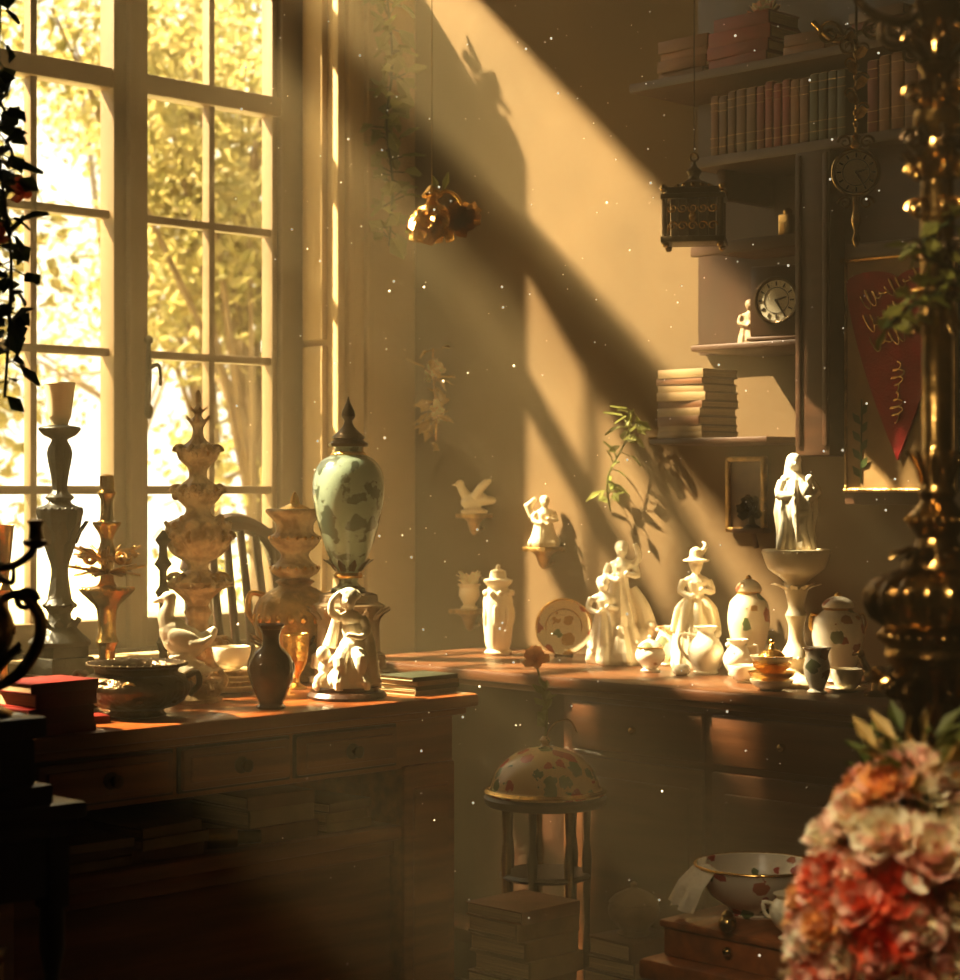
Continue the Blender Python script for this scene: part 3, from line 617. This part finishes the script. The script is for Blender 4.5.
# gilt pendant lamp: open brass rose with scrolls
random.seed(3)
d=4.5;X,Y=pl(-.099,d);m=MB('gilt_pendant_lamp',K(d))
zc=1.745
m.ell((-4,0,0),(15,14,14),petC,seg=20,rg=12)
for i in range(9):
    t=i/9*6.283;m.petal((-4+13*math.cos(t),13*math.sin(t),14),(.35*math.cos(t),.35*math.sin(t),-1),(math.cos(t),math.sin(t),0),30,18,gold,-.15,(.5,1.1,.7),.22)
for i in range(9):
    t=(i+.5)/9*6.283;m.petal((-4+12*math.cos(t),12*math.sin(t),12),(.9*math.cos(t),.9*math.sin(t),-.5),(0,0,1),20,16,gold,-.5,(.5,1.1,.6),.2)
m.flower((26,-2,6),(.3,-1,.1),19,gold,18);m.flower((-2,-14,-4),(-.3,-1,-.1),17,gold,18)
m.lathe([(16,12),(14,18),(7,22),(5,28),(9,32),(3,40)],gold,(-4,0,0),curve=2);m.ring(8,30,8,2.5,gold,(-4,0,0))
m.tube([(-4,0,24),(8,0,34),(20,0,30),(28,0,16)],2,gold,8,5);m.leaf((8,0,34),(.3,-.3,1),20,9,leafL);m.leaf((4,0,34),(-.5,-.3,.8),18,8,leafL);m.leaf((-14,0,0),(-1,0,-.5),18,9,leafL)
m.tube([(-4,0,38),(-4,0,(CZ-zc)/K(d))],.6,brass,6);m.build((X,Y,zc),-45)
# ------------------------------------------------------------ bookcase
m=MB('wall_bookcase');SX=3.39
m.bx(SX,XB,1.55,2.92,2.035,2.055,shelfw,.003);m.bx(SX,XB,1.55,2.745,1.845,1.868,shelfw,.003)
m.bx(SX,XB,2.46,2.745,1.667,1.68,shelfw,.003);m.bx(SX,XB,2.46,2.745,1.45,1.463,shelfw,.003);m.bx(SX,XB,2.54,2.86,1.25,1.263,shelfw,.003)
m.bx(SX,XB,2.38,2.467,1.22,1.85,shelfw,.004);m.bx(3.44,XB,1.55,2.38,1.12,1.85,shelfw,.003)
m.bx(3.61,XB,1.55,2.90,1.46,2.6,dwood);m.bx(SX,XB,1.55,1.6,.75,3.0,shelfw,.003)
for yy in(2.70,2.3):m.bx(SX+.05,XB,yy-.012,yy+.012,1.78,1.845,shelfw,.004)
m.bx(SX,SX+.012,2.467,2.745,1.655,1.682,shelfw,.002)
m.bx(SX+.02,XB,1.55,2.36,1.62,1.65,shelfw,.004)
for yy in(2.39,2.457):m.bx(SX-.006,SX+.004,yy-.006,yy+.006,1.24,1.84,shelfw,.002)
m.build()
def bookrow(name,n_cols,seed):
    r=random.Random(seed);m=MB(name);x=0
    for w,h,c,lean in n_cols:
        m.box((x+w/2,.06,h/2),(w*.94,.115,h),bookc[c],.003);m.box((x+w/2,.062,h/2+.002),(w*.74,.108,h),page)
        for zz in(.15,.3,.75,.88):m.box((x+w/2,.0028,h*zz),(w*.95,.0022,.0015),goldC)
        x+=w+r.uniform(0,.002)
    return m
r=random.Random(9);L=[]
for i in range(3):L.append((.022,.125+.01*r.random(),r.choice(BRN),0))
for i in range(2):L.append((.026,.135,0,0))
for i in range(4):L.append((.021,.13+.012*r.random(),r.choice(RED),0))
for i in range(2):L.append((.023,.135,r.choice(BRN),0))
for i in range(4):L.append((.022,.14,r.choice(GRN),0))
bookrow('book_row',L,1).build((SX+.01,2.70,1.868),-90)
L=[(.026+.006*r.random(),.145+.01*r.random(),r.choice([1,6,2,1,3,6]),0) for i in range(14)]
bookrow('book_row',L,2).build((SX+.01,2.30,1.868),-90)
L=[(.024+.008*r.random(),.13+.02*r.random(),r.choice([1,0,3,0,4]),0) for i in range(14)]
bookrow('book_row',L,3).build((SX+.05,2.16,2.055),-90)
for Yc,n,cols,L_,sd,tt in ((2.635,4,RED,.17,11,.026),(2.46,2,[1,6],.11,12,.022),(2.28,3,[0,6,3],.14,13,.022),(2.82,4,[1,6,0],.15,15,.022)):
    m,z=bstack('book_stack',n,L_,.12,tt,cols,.004,sd);m.build((SX+(.085 if Yc<2.7 else .12),Yc,2.055),-90)
m,z=bstack('book_stack',9,.135,.13,.0175,[7,7,1],.004,14);m.build((SX+.08,2.79,1.263),-90)
m=MB('porcelain_rose',.0022);m.flower((0,0,10),(-.3,-.4,1),18,petC,30,petP);m.lathe([(8,0),(9,2),(5,8)],ivory);m.build((SX+.1,2.62,2.157),-45)
# hanging lantern
m=MB('hanging_brass_lantern',.00205)
m.box((0,0,3),(64,46,6),bronze,1);m.box((0,0,46),(64,46,5),bronze,1);m.box((0,0,52),(52,36,7),bronze,1)
for sx in(-1,1):
    for sy in(-1,1):m.tube([(sx*28,sy*19,4),(sx*28,sy*19,46)],2.6,bronze);m.ell((sx*29,sy*20,54),4,brass);m.ell((sx*27,sy*19,-2),3.5,brass)
for i in range(5):
    x=-20+i*10;m.spiral((x,-20,16),5,1.3,1.1,gold);m.spiral((x,-20,34),5,1.3,1.1,gold,start=3);m.tube([(x+5,-20,5),(x+5,-20,45)],.9,bronze)
for sx in(-1,1):
    for i in range(3):
        y=-12+i*12;m.spiral((sx*28,y,16),5,1.3,1.1,gold,ax=Vector((0,1,0)));m.spiral((sx*28,y,34),5,1.3,1.1,gold,ax=Vector((0,1,0)))
m.box((0,0,25),(44,28,38),dwood);m.lathe([(20,54),(16,60),(7,64),(5,68),(8,73),(3,78),(1,84)],bronze,curve=2);m.ring(18,57,12,2.5,brass);m.hoop(4,1.2,brass,(0,0,87),True,16)
m.ell((0,-22,25),(4,2,5),gold);m.tube([(0,0,90),(0,0,(CZ-1.655)/.00205)],.6,iron,6)
place(m,.440,4.11,1.655,-55)
m=MB('brass_candle_box',.0022);m.box((0,0,12),(14,14,24),brass,2);m.ell((0,0,26),(5,5,4),brass);m.build((SX+.06,2.53,1.68),-90)
def clock(name,R,rim,square=False):
    m=MB(name);mt=Matrix.Rotation(math.radians(90),4,'X')
    m.lathe([(R*.98,-.012),(R*1.0,0),(R*.98,.004),(.001,.004)],facem,(0,0,0),40,mtx=mt)
    m.hoop(R*1.07,R*.1,rim,(0,-.004,0),True);m.hoop(R*.62,R*.015,iron,(0,-.0045,0),True)
    m.lathe([(R*1.05,-.016),(R*1.1,-.01),(R*1.1,.0),(R*1.0,.002)],rim,(0,0,0),40,mtx=mt,cap=False)
    for i in range(12):
        a=i*math.pi/6;m.box((R*.8*math.sin(a),-.0052,R*.8*math.cos(a)),(R*.06,.0012,R*.2),iron,0,(0,math.degrees(a),0))
    for a,l in ((math.radians(75),.55),(math.radians(150),.7)):
        m.tube([(0,-.0075,0),(R*l*math.sin(a),-.0075,R*l*math.cos(a))],[R*.06,R*.03],iron,6)
    m.ell((0,-.008,0),R*.07,iron)
    if square:
        m.box((0,.022,0),(R*2.9,.04,R*3.4),dwood,.006);m.box((0,.02,-R*1.8),(R*3.1,.05,R*.2),shelfw,.003)
    return m
m=clock('mantel_clock',.044,bronze,True);m.build((SX+.03,2.535,1.463+.086),-75)
m=MB('niche_figurine',.0021);human(m,stone,44,5.5,0,[(13,0),(12,10),(9,24),(6,32)],7);m.lathe([(14,0),(14,3),(4,4)],stone);m.build((SX+.14,2.69,1.463),-45,remesh=.0024)
# hanging clock with ornate chain hung from the ceiling
d=3.75;X,Y=pl(.705,d);zc=1.745
m=clock('hanging_clock',.040,brass)
for s_ in (1,-1):
    m.spiral((.02,0,s_*.057),.014,1.4,.003,brass);m.spiral((-.02,0,s_*.057),.014,1.4,.003,brass,start=3.14,flip=-1)
m.lathe([(.004,.04),(.012,.05),(.006,.06),(.01,.068),(.003,.075)],brass);m.lathe([(.002,-.14),(.008,-.125),(.004,-.11),(.01,-.09),(.006,-.07),(.008,-.045)],brass,curve=2)
for i in range(16):
    z=.08+i*.011;m.ell((0.0,0,z),(.006 if i%2 else .003,.003 if i%2 else .006,.007),brass,seg=8,rg=6)
for i in range(6):m.petal((0,-.004,.10+i*.028),(.5*(-1)**i,-.3,.6),(0,-1,0),.028,.018,goldC);m.spiral((.012*(-1)**i,-.002,.12+i*.028),.012,1.3,.0025,brass)
m.tube([(0,0,.25),(0,0,CZ-zc)],.003,iron,6)
for x,z,r_ in((-.05,.26,.024),(-.015,.235,.018),(.03,.27,.022),(.07,.25,.026),(.1,.22,.016)):m.spiral((x,-.005,z),r_,1.6,.0045,brass,flip=1 if x<0 else -1)
m.tube([(-.08,0,.285),(-.04,0,.25),(.0,0,.26),(.06,0,.28),(.12,0,.24)],.005,brass,8,5)
m.build((X,Y,zc),-50)
# banner
m=MB('heart_banner');bw,bh=.262,.47
m.box((0,0,0),(bw,.008,bh),parch,.002);m.tube([(-bw/2-.008,-.005,bh/2),(bw/2+.008,-.005,bh/2)],.006,gold);m.tube([(-bw/2,-.004,-bh/2),(bw/2,-.004,-bh/2)],.005,goldC)
for sx in(-1,1):m.box((sx*(bw/2-.004),-.005,0),(.005,.005,bh*.98),goldC)
out=[];hw=.122;zz=.185
for i in range(11):
    a=math.pi*i/10;out.append((-hw/2-hw/2*math.cos(a),zz+.022*math.sin(a)))
for i in range(1,11):
    a=math.pi*i/10;out.append((hw/2-hw/2*math.cos(a),zz+.022*math.sin(a)))
for i in range(1,9):
    t=i/9;out.append((hw*(1-t**1.35),zz-.36*t**.95))
out.append((0,zz-.36))
for i in range(8,0,-1):
    t=i/9;out.append((-hw*(1-t**1.35),zz-.36*t**.95))
n=len(out);cen=(0,.08)
vs=[(x,-.012,z) for x,z in out]+[(x,-.004,z) for x,z in out]+[(cen[0],-.012,cen[1])]
fs=[(2*n,(i+1)%n,i) for i in range(n)]+[(i,(i+1)%n,n+(i+1)%n,n+i) for i in range(n)]
m.add(vs,fs,crim)
def script(x0,z0,L,amp,seed,ang):
    P=[];ca,sa=math.cos(ang),math.sin(ang)
    n=int(L/.0015)
    for i in range(n):
        t=i*.0015;u=t-.005*math.sin(t*420);w=amp*math.sin(t*420+1)*(1+.8*math.sin(t*97+seed));P.append((x0+u*ca-w*sa,-.0145,z0+u*sa+w*ca))
    m.tube(P,.0019,gold,5)
for i,(x0,z0,L) in enumerate(((-.08,.145,.15),(-.07,.10,.14),(-.055,.055,.11))):script(x0,z0,L,.012,i,math.radians(20))
script(.0,-.10,.12,.009,5,math.radians(88))
for sx in(-1,1):
    for j in range(8):m.petal((sx*.09,-.006,-.21+j*.018),(sx*(-1)**j*.6,-.1,.8),(0,-1,0),.03,.016,leafD,0,(.1,1,.1),.02)
    m.tube([(sx*.09,-.006,-.22),(sx*.088,-.006,-.05)],.0015,leafD)
m.build((3.432,2.240,1.385),-90)
# picture frame and bronze ornament on the wall
Y=pl(.575,4.5)[1]
m=MB('picture_frame')
for a,b,c,e in ((0,.08,.1,.012),(0,-.08,.1,.012)):m.box((a,0,b),(c+.012,.015,e),goldC,.003)
for sx in(-1,1):m.box((sx*.05,0,0),(.012,.015,.172),goldC,.003)
m.box((0,.003,0),(.095,.006,.155),M('old_painting',(.08,.035,.018),.5,col2=(.18,.10,.04),scale=30));m.build((XB-.012,Y,1.14),-90)
m=MB('bronze_rose_ornament',.0021);m.flower((0,-2,14),(0,-1,.3),15,bronze,22);m.lathe([(9,-8),(10,-6),(4,-3),(3,6)],bronze);m.box((0,0,-10),(36,26,5),shelfw,1);m.tube([(0,13,-28),(0,4,-12)],3,shelfw);m.build((XB-.045,2.735,1.08),-75)
# ------------------------------------------------------------ stool, dome, stacks
random.seed(8)
d=4.08;X,Y=pl(.133,d);zs_=.53
m=MB('spindle_stool')
m.lathe([(.118,zs_-.022),(.124,zs_-.016),(.126,zs_-.006),(.12,zs_),(.01,zs_)],dwood,seg=40)
for i in range(7):
    a=i/7*6.283;x,y=.085*math.cos(a),.085*math.sin(a)
    m.lathe([(.007,0),(.008,.02),(.005,.1),(.010,.2),(.006,.25),(.008,.35),(.011,.4),(.006,.44),(.009,.5),(.007,zs_-.02)],brass if i%2 else dwood,(x,y,0),12)
m.lathe([(.1,.12),(.1,.13),(.07,.13),(.07,.12)],dwood,seg=30);m.lathe([(.088,.36),(.094,.366),(.088,.372)],dwood,seg=30);m.build((X,Y,0),0)
m=MB('floral_dome_tureen')
m.lathe([(.12,0),(.124,.003),(.122,.010),(.112,.014),(.108,.030),(.092,.058),(.062,.082),(.028,.095),(.010,.098),(.008,.104),(.012,.11),(.006,.118)],domef,curve=2,seg=44);m.lathe([(.119,.0),(.1255,.006),(.12,.012)],gold,seg=44);m.build((X,Y,zs_),0)
m=MB('potted_flower_sprig');m.tube([(0,0,0),(.004,0,.05),(-.006,0,.10),(-.018,0,.15)],.0022,leafL,6,4)
for i in range(14):m.leaf((0,0,.02+i*.006),(random.uniform(-1,1),random.uniform(-1,1),.5),.035,.02,leafL)
m.tube([(0,0,0),(.02,0,.03),(.05,0,.035),(.065,0,.01)],.0018,brass,6,4);m.flower((-.02,-.004,.16),(-.2,-1,.5),.028,petO,16);m.build((X,Y,zs_+.115),-45)
m,z=bstack('book_stack',13,.16,.15,.031,[7,1,6],.006,21);place(m,.083,3.73,0,0)
m,z=bstack('book_stack',9,.15,.13,.031,[0,1,4],.006,22);place(m,.30,3.9,0,0);zz=z
m=MB('porcelain_tureen',.0019);m.lathe([(16,0),(18,2),(14,5),(24,16),(27,26),(24,32),(26,33),(20,40),(8,46),(3,48),(4,52),(1,54)],stone,curve=2);place(m,.30,3.9,zz)
# ------------------------------------------------------------ basin table
X,Y=pl(.445,2.95)
m=MB('low_wooden_table')
m.box((0,0,.445),(.30,.30,.03),wood,.006);m.box((0,0,.415),(.27,.27,.035),wood,.003)
for sx in(-1,1):
    for sy in(-1,1):m.lathe([(.018,0),(.02,.03),(.012,.06),(.018,.2),(.012,.34),(.02,.37),(.02,.42)],dwood,(sx*.115,sy*.115,0),16)
m.build((X,Y,0),0)
m=MB('wooden_chest');m.box((0,0,.022),(.245,.245,.044),wood,.004);m.box((0,0,.048),(.255,.255,.012),wood,.004);m.ell((-.125,0,.025),.008,brass);m.build((X+.012,Y+.012,.46),0)
TT=.514
m=MB('floral_wash_basin',.00152);m.lathe([(28,0),(30,3),(27,6),(44,18),(56,36),(60,46),(62,49),(58,49),(50,34),(38,18),(4,12)],floral('floral_basin',(.80,.69,.52),[(.45,.06,.05),(.12,.16,.05),(.80,.68,.50),(.5,.16,.08)],32,.36),curve=2,seg=48);m.hoop(61,1.3,gold,(0,0,49));place(m,.415,3.0,TT)
m=MB('linen_cloth',.00152)
vs=[];fs=[];NX,NY=14,12
for i in range(NX):
    for j in range(NY):
        u=i/(NX-1);v=j/(NY-1);a=math.radians(150+70*u)
        t=v; R=50+18*min(1,t*2);zz=50-46*max(0,t-.15)**.9+2*math.sin(u*12)
        R+=4*math.sin(u*22+t*3)*t;vs.append((R*math.cos(a)-4*t*4,R*math.sin(a),max(zz,1.2)))
for i in range(NX-1):
    for j in range(NY-1):a=i*NY+j;fs.append((a,a+1,a+NY+1,a+NY))
m.add(vs,fs,cloth);place(m,.415,3.0,TT)
m=MB('small_porcelain_urn',.0014);m.lathe([(12,0),(13,2),(7,6),(16,14),(22,26),(20,36),(14,42),(18,46),(16,46),(3,40)],ivory,curve=2,mod=lambda r,z,t:r*(1+.03*math.sin(14*t)));m.ring(20,30,14,2.4,ivory);m.tube([(-18,0,36),(-28,0,38),(-26,0,26),(-20,0,22)],2,ivory,8,4);place(m,.440,2.83,TT)
m=MB('brass_finial_ball',.0015);m.ell((0,0,9),(9,9,9),brass);m.lathe([(5,16),(6,18),(2,22)],brass);place(m,.355,2.87,TT)
# ------------------------------------------------------------ left foreground table
X,Y=pl(-.63,2.35)
m=MB('dark_side_table');zt_=.785
m.box((0,0,zt_-.01),(.24,.24,.02),dwood,.005);m.box((0,0,zt_-.03),(.225,.225,.02),dwood,.004);m.box((0,0,zt_-.075),(.205,.205,.07),dwood,.004)
for sx in(-1,1):
    for sy in(-1,1):
        m.box((sx*.09,sy*.09,zt_-.08),(.03,.03,.09),dwood,.003)
        pr=[(.012,0),(.014,.02)]+[( .015 if i%2 else .008,.04+i*.03) for i in range(20)]+[(.014,.66),(.014,zt_-.1)]
        m.lathe(pr,dwood,(sx*.09,sy*.09,0),14,curve=2)
m.box((0,0,.46),(.2,.2,.02),dwood,.003);m.build((X,Y,0),0)
m=MB('brass_casket');m.box((0,0,.06),(.12,.1,.12),goldC,.006);m.box((0,0,.125),(.13,.11,.014),brass,.004)
for i in range(4):m.spiral((-.04+i*.027,-.052,.06),.014,1.4,.002,brass)
m.build((X,Y,.47),-45)
m=MB('stepped_plinth')
m.box((0,0,.012),(.15,.15,.024),dwood,.004);m.box((0,0,.05),(.12,.12,.055),dwood,.004);m.box((0,0,.09),(.14,.14,.025),dwood,.004)
xa,ya=pl(-.60,2.32);m.build((xa,ya,zt_),0)
m=MB('bronze_ewer',K(2.32))
m.lathe([(34,0),(36,4),(26,10),(14,18),(10,28),(14,36),(24,50),(36,75),(38,92),(30,112),(18,126),(12,140),(14,150),(24,160),(26,164),(18,162),(8,150),(3,140)],brass,curve=3,seg=40)
m.tube([(22,0,30),(44,0,44),(62,0,72),(64,0,100),(46,0,122),(26,0,118)],[5,6,6.5,6,5,4],brass,10,6);m.spiral((50,0,116),12,1.5,4,bronze)
m.leafring(22,46,10,30,16,bronze,60);m.ring(37,86,18,(3,4,5),goldC);m.tube([(10,0,150),(34,0,150),(52,0,160),(60,0,172)],[4,4,4,3],brass,8,4)
m.lathe([(4,168),(12,172),(13,176),(7,178),(6,190),(9,196),(2,198)],brass,(60,0,0));m.lathe([(3,160),(5,172),(16,180),(10,190),(4,206),(6,212),(1,222)],bronze,curve=2)
m.tube([(20,0,140),(36,0,134),(38,0,148)],[3,3,2],bronze,8,4);place(m,-.585,2.32,zt_+.102)
# ------------------------------------------------------------ right foreground: table, column, bouquet
X,Y=pl(.43,1.88)
m=MB('round_pedestal_table');m.lathe([(.18,0),(.19,.02),(.08,.05),(.035,.1),(.05,.2),(.03,.3),(.05,.42),(.12,.47),(.27,.475),(.28,.485),(.27,.5),(.01,.5)],dwood,curve=2,seg=48);m.build((X,Y,0),0)
m=MB('brass_column_lamp',.001)
Z=lambda y:(1150-(y-490))-500
Pf=[(70,0),(72,14),(60,22),(50,30),(55,60),(50,70)]+[(r,Z(y)) for r,y in ((46,980),(34,940),(38,860),(30,800),(36,770),(30,740),(36,705),(40,680),(46,665),(52,655),(50,648),(56,640),(58,632),(52,628),(60,618),(66,604),(66,592),(58,580),(44,572),(36,568),(34,560),(24,548),(20,538),(29,525),(30,516),(22,508),(16,500),(20,492),(15,484),(15,300),(22,294),(22,288),(16,282),(17,230),(16,180),(24,172),(27,160),(18,150),(16,140),(24,128),(23,112),(14,102),(14,76),(21,66),(14,56),(13,30),(19,20),(24,5),(16,-10),(14,-60),(20,-70),(26,-80),(20,-90),(4,-95))]
m.lathe(Pf,brass,seg=80,mod=lambda r,z,t:(r*(1+.11*abs(math.sin(9*t))) if Z(628)<z<Z(572) else (r*(1+.10*math.cos(10*t)) if Z(482)<z<Z(302) else r)))
m.ring(56,Z(636),30,(3.5,3.5,4),brass);m.leafring(26,Z(548),12,20,14,brass,-35);m.leafring(34,Z(700),12,36,18,brass,55);m.leafring(32,Z(765),12,36,18,brass,70);m.leafring(15,Z(180),9,30,12,brass,70);m.leafring(14,Z(60),8,36,16,bronze,50);m.leafring(15,Z(484),10,34,9,brass,84);m.leafring(15,Z(306),10,30,9,brass,-84);m.ring(23,Z(291),16,3,gold);m.ring(30,Z(520),20,3,gold)
for i in range(8):
    t=i/8*6.283
    for yy,R_,r_,mm in ((140,24,12,bronze),(95,22,12,brass),(210,20,11,brass),(252,20,12,bronze),(40,22,12,brass),(172,24,8,gold)):
        m.spiral((R_*math.cos(t),R_*math.sin(t),Z(yy)),r_,1.5,3,mm,ax=Vector((math.cos(t),math.sin(t),0)))
    m.spiral((44*math.cos(t),44*math.sin(t),Z(690)),13,1.5,4,brass,ax=Vector((math.cos(t),math.sin(t),0)))
for sg in(-1,1):
    m.tube([(0,0,Z(-20)),(sg*30,0,Z(20)),(sg*70,0,Z(10)),(sg*95,0,Z(-30))],[6,6,5,4],bronze,8,5);m.spiral((sg*45,0,Z(30)),18,1.6,4,bronze,flip=sg);m.lathe([(4,Z(-30)),(14,Z(-40)),(16,Z(-46)),(6,Z(-48)),(6,Z(-90)),(1,Z(-92))],brass,(sg*95,0,0))
place(m,.457,2.0,.5)
X,Y=pl(.457,2.0)
sprig('column_ivy',[(X-.0,Y-.02,1.42),(X-.03,Y+.0,1.39),(X+.01,Y-.025,1.36),(X-.035,Y+.0,1.335),(X-.05,Y+.03,1.31)],50,.024,.018,leafL,leafD,0,lr=.002,sd=31).build()
# bouquet
random.seed(12)
m=MB('flower_bouquet');
m.lathe([(.045,0),(.05,.01),(.03,.03),(.05,.06),(.055,.09),(.04,.12),(.045,.13),(.04,.13),(.02,.10)],brownv,(0,0,0),curve=3)
for i in range(120):
    th=i*2.39996;ph=math.asin(-.95+1.95*(i+.5)/120)
    v=Vector((math.cos(ph)*math.cos(th),math.cos(ph)*math.sin(th),math.sin(ph)))
    f=random.uniform(.86,1.06)
    p=Vector((v.x*.092*f,v.y*.085*f,.27+v.z*.15*f))
    p.x*=1-.3*max(0,v.z)
    pr_=random.random()
    if p.x>.015: mt=petC if pr_<.62 else petP if pr_<.85 else petO
    elif p.z>.26: mt=petR if pr_<.36 else petO if pr_<.62 else petP if pr_<.85 else petC
    else: mt=petP if pr_<.4 else petC if pr_<.82 else petR
    m.flower(p,v,random.uniform(.024,.036),mt,24,petC if mt is petP else petP)
    if i%3==0: m.tube([(0,0,.1),tuple(p*.9+Vector((0,0,.02)))],.0015,leafD,4)
for i in range(80):
    th=random.uniform(0,6.283);rr=random.uniform(.01,.05);m.leaf((rr*math.cos(th)+.015,rr*math.sin(th),random.uniform(.37,.44)),(math.cos(th),math.sin(th),random.uniform(.2,1.5)),.035,.016,leafL if i%3 else leafG)
place(m,.362,1.70,.5)
# ------------------------------------------------------------ spot lamp added out of view to brighten the flowers and brass column
X,Y=pl(-.42,.95);zc=2.35
m=MB('added_fill_lamp');m.tube([(0,0,.06),(0,0,CZ-zc)],.006,brass);tv=Vector((pl(.40,1.82)[0]-X,pl(.40,1.82)[1]-Y,1.12-zc)).normalized()
rm=tv.to_track_quat('Z','Y').to_matrix().to_4x4()
m.lathe([(.02,-.10),(.035,-.09),(.04,-.02),(.055,.03),(.052,.03),(.036,-.02),(.03,-.08)],brass,mtx=rm,cap=False);m.lathe([(.001,-.10),(.02,-.10)],brass,mtx=rm,cap=False);m.tube([(0,0,.07),tuple(tv*-.09)],.006,brass)
m.build((X,Y,zc))
lp=bpy.data.lights.new('added_fill_light','SPOT');lp.energy=140;lp.color=(1,.80,.52);lp.shadow_soft_size=.03;lp.spot_size=math.radians(46);lp.spot_blend=.8
lo=bpy.data.objects.new('added_fill_light',lp);COL.objects.link(lo);lo.location=Vector((X,Y,zc))+tv*.035;lo.rotation_euler=tv.to_track_quat('-Z','Y').to_euler()
# ------------------------------------------------------------ dust
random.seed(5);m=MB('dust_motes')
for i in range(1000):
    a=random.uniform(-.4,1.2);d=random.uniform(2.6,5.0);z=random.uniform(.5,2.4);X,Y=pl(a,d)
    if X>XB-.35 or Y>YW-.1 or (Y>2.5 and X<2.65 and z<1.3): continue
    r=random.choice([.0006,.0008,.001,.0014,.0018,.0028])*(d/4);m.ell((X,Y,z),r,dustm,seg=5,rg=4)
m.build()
# ------------------------------------------------------------ haze volume
me=MB('dusty_air');me.bx(XN+.002,XB-.002,YN+.002,YW+.1,.002,CZ-.002,ceil_m);o=me.build()
vm=bpy.data.materials.new('dusty_air');vm.use_nodes=True;nt=vm.node_tree;nt.nodes.remove(nt.nodes['Principled BSDF'])
vs_=nt.nodes.new('ShaderNodeVolumeScatter');vs_.inputs['Color'].default_value=(1,.82,.52,1);vs_.inputs['Density'].default_value=.115;vs_.inputs['Anisotropy'].default_value=0
nt.links.new(vs_.outputs[0],nt.nodes['Material Output'].inputs['Volume'])
o.data.materials.clear();o.data.materials.append(vm);o.display_type='WIRE'
# ------------------------------------------------------------ light
kx=1.08;q=-.15
dv=Vector(((1+q)*S2,(q-1)*S2,-kx))
sun=bpy.data.lights.new('sun','SUN');sun.energy=36;sun.color=(1,.76,.42);sun.angle=math.radians(1.8)
so=bpy.data.objects.new('sun',sun);COL.objects.link(so);so.rotation_euler=dv.to_track_quat('-Z','Y').to_euler();so.location=(0,6,8)
wd=bpy.data.worlds.new('sky');bpy.context.scene.world=wd;wd.use_nodes=True
bg=wd.node_tree.nodes['Background'];bg.inputs[0].default_value=(1,.86,.60,1);bg.inputs[1].default_value=2.0
sc=bpy.context.scene
sc.view_settings.view_transform='Standard'
for lk in ('High Contrast','Medium High Contrast'):
    try: sc.view_settings.look=lk; break
    except Exception as e: print('no look',e)
# ------------------------------------------------------------ camera
cam=bpy.data.cameras.new('camera');co=bpy.data.objects.new('camera',cam);COL.objects.link(co)
co.location=(0,0,1.15);co.rotation_euler=(math.radians(90),0,math.radians(-45))
cam.sensor_fit='HORIZONTAL';cam.sensor_width=36;cam.lens=75;cam.clip_start=.05
cam.dof.use_dof=True;cam.dof.focus_distance=3.6;cam.dof.aperture_fstop=7
bpy.context.scene.camera=co
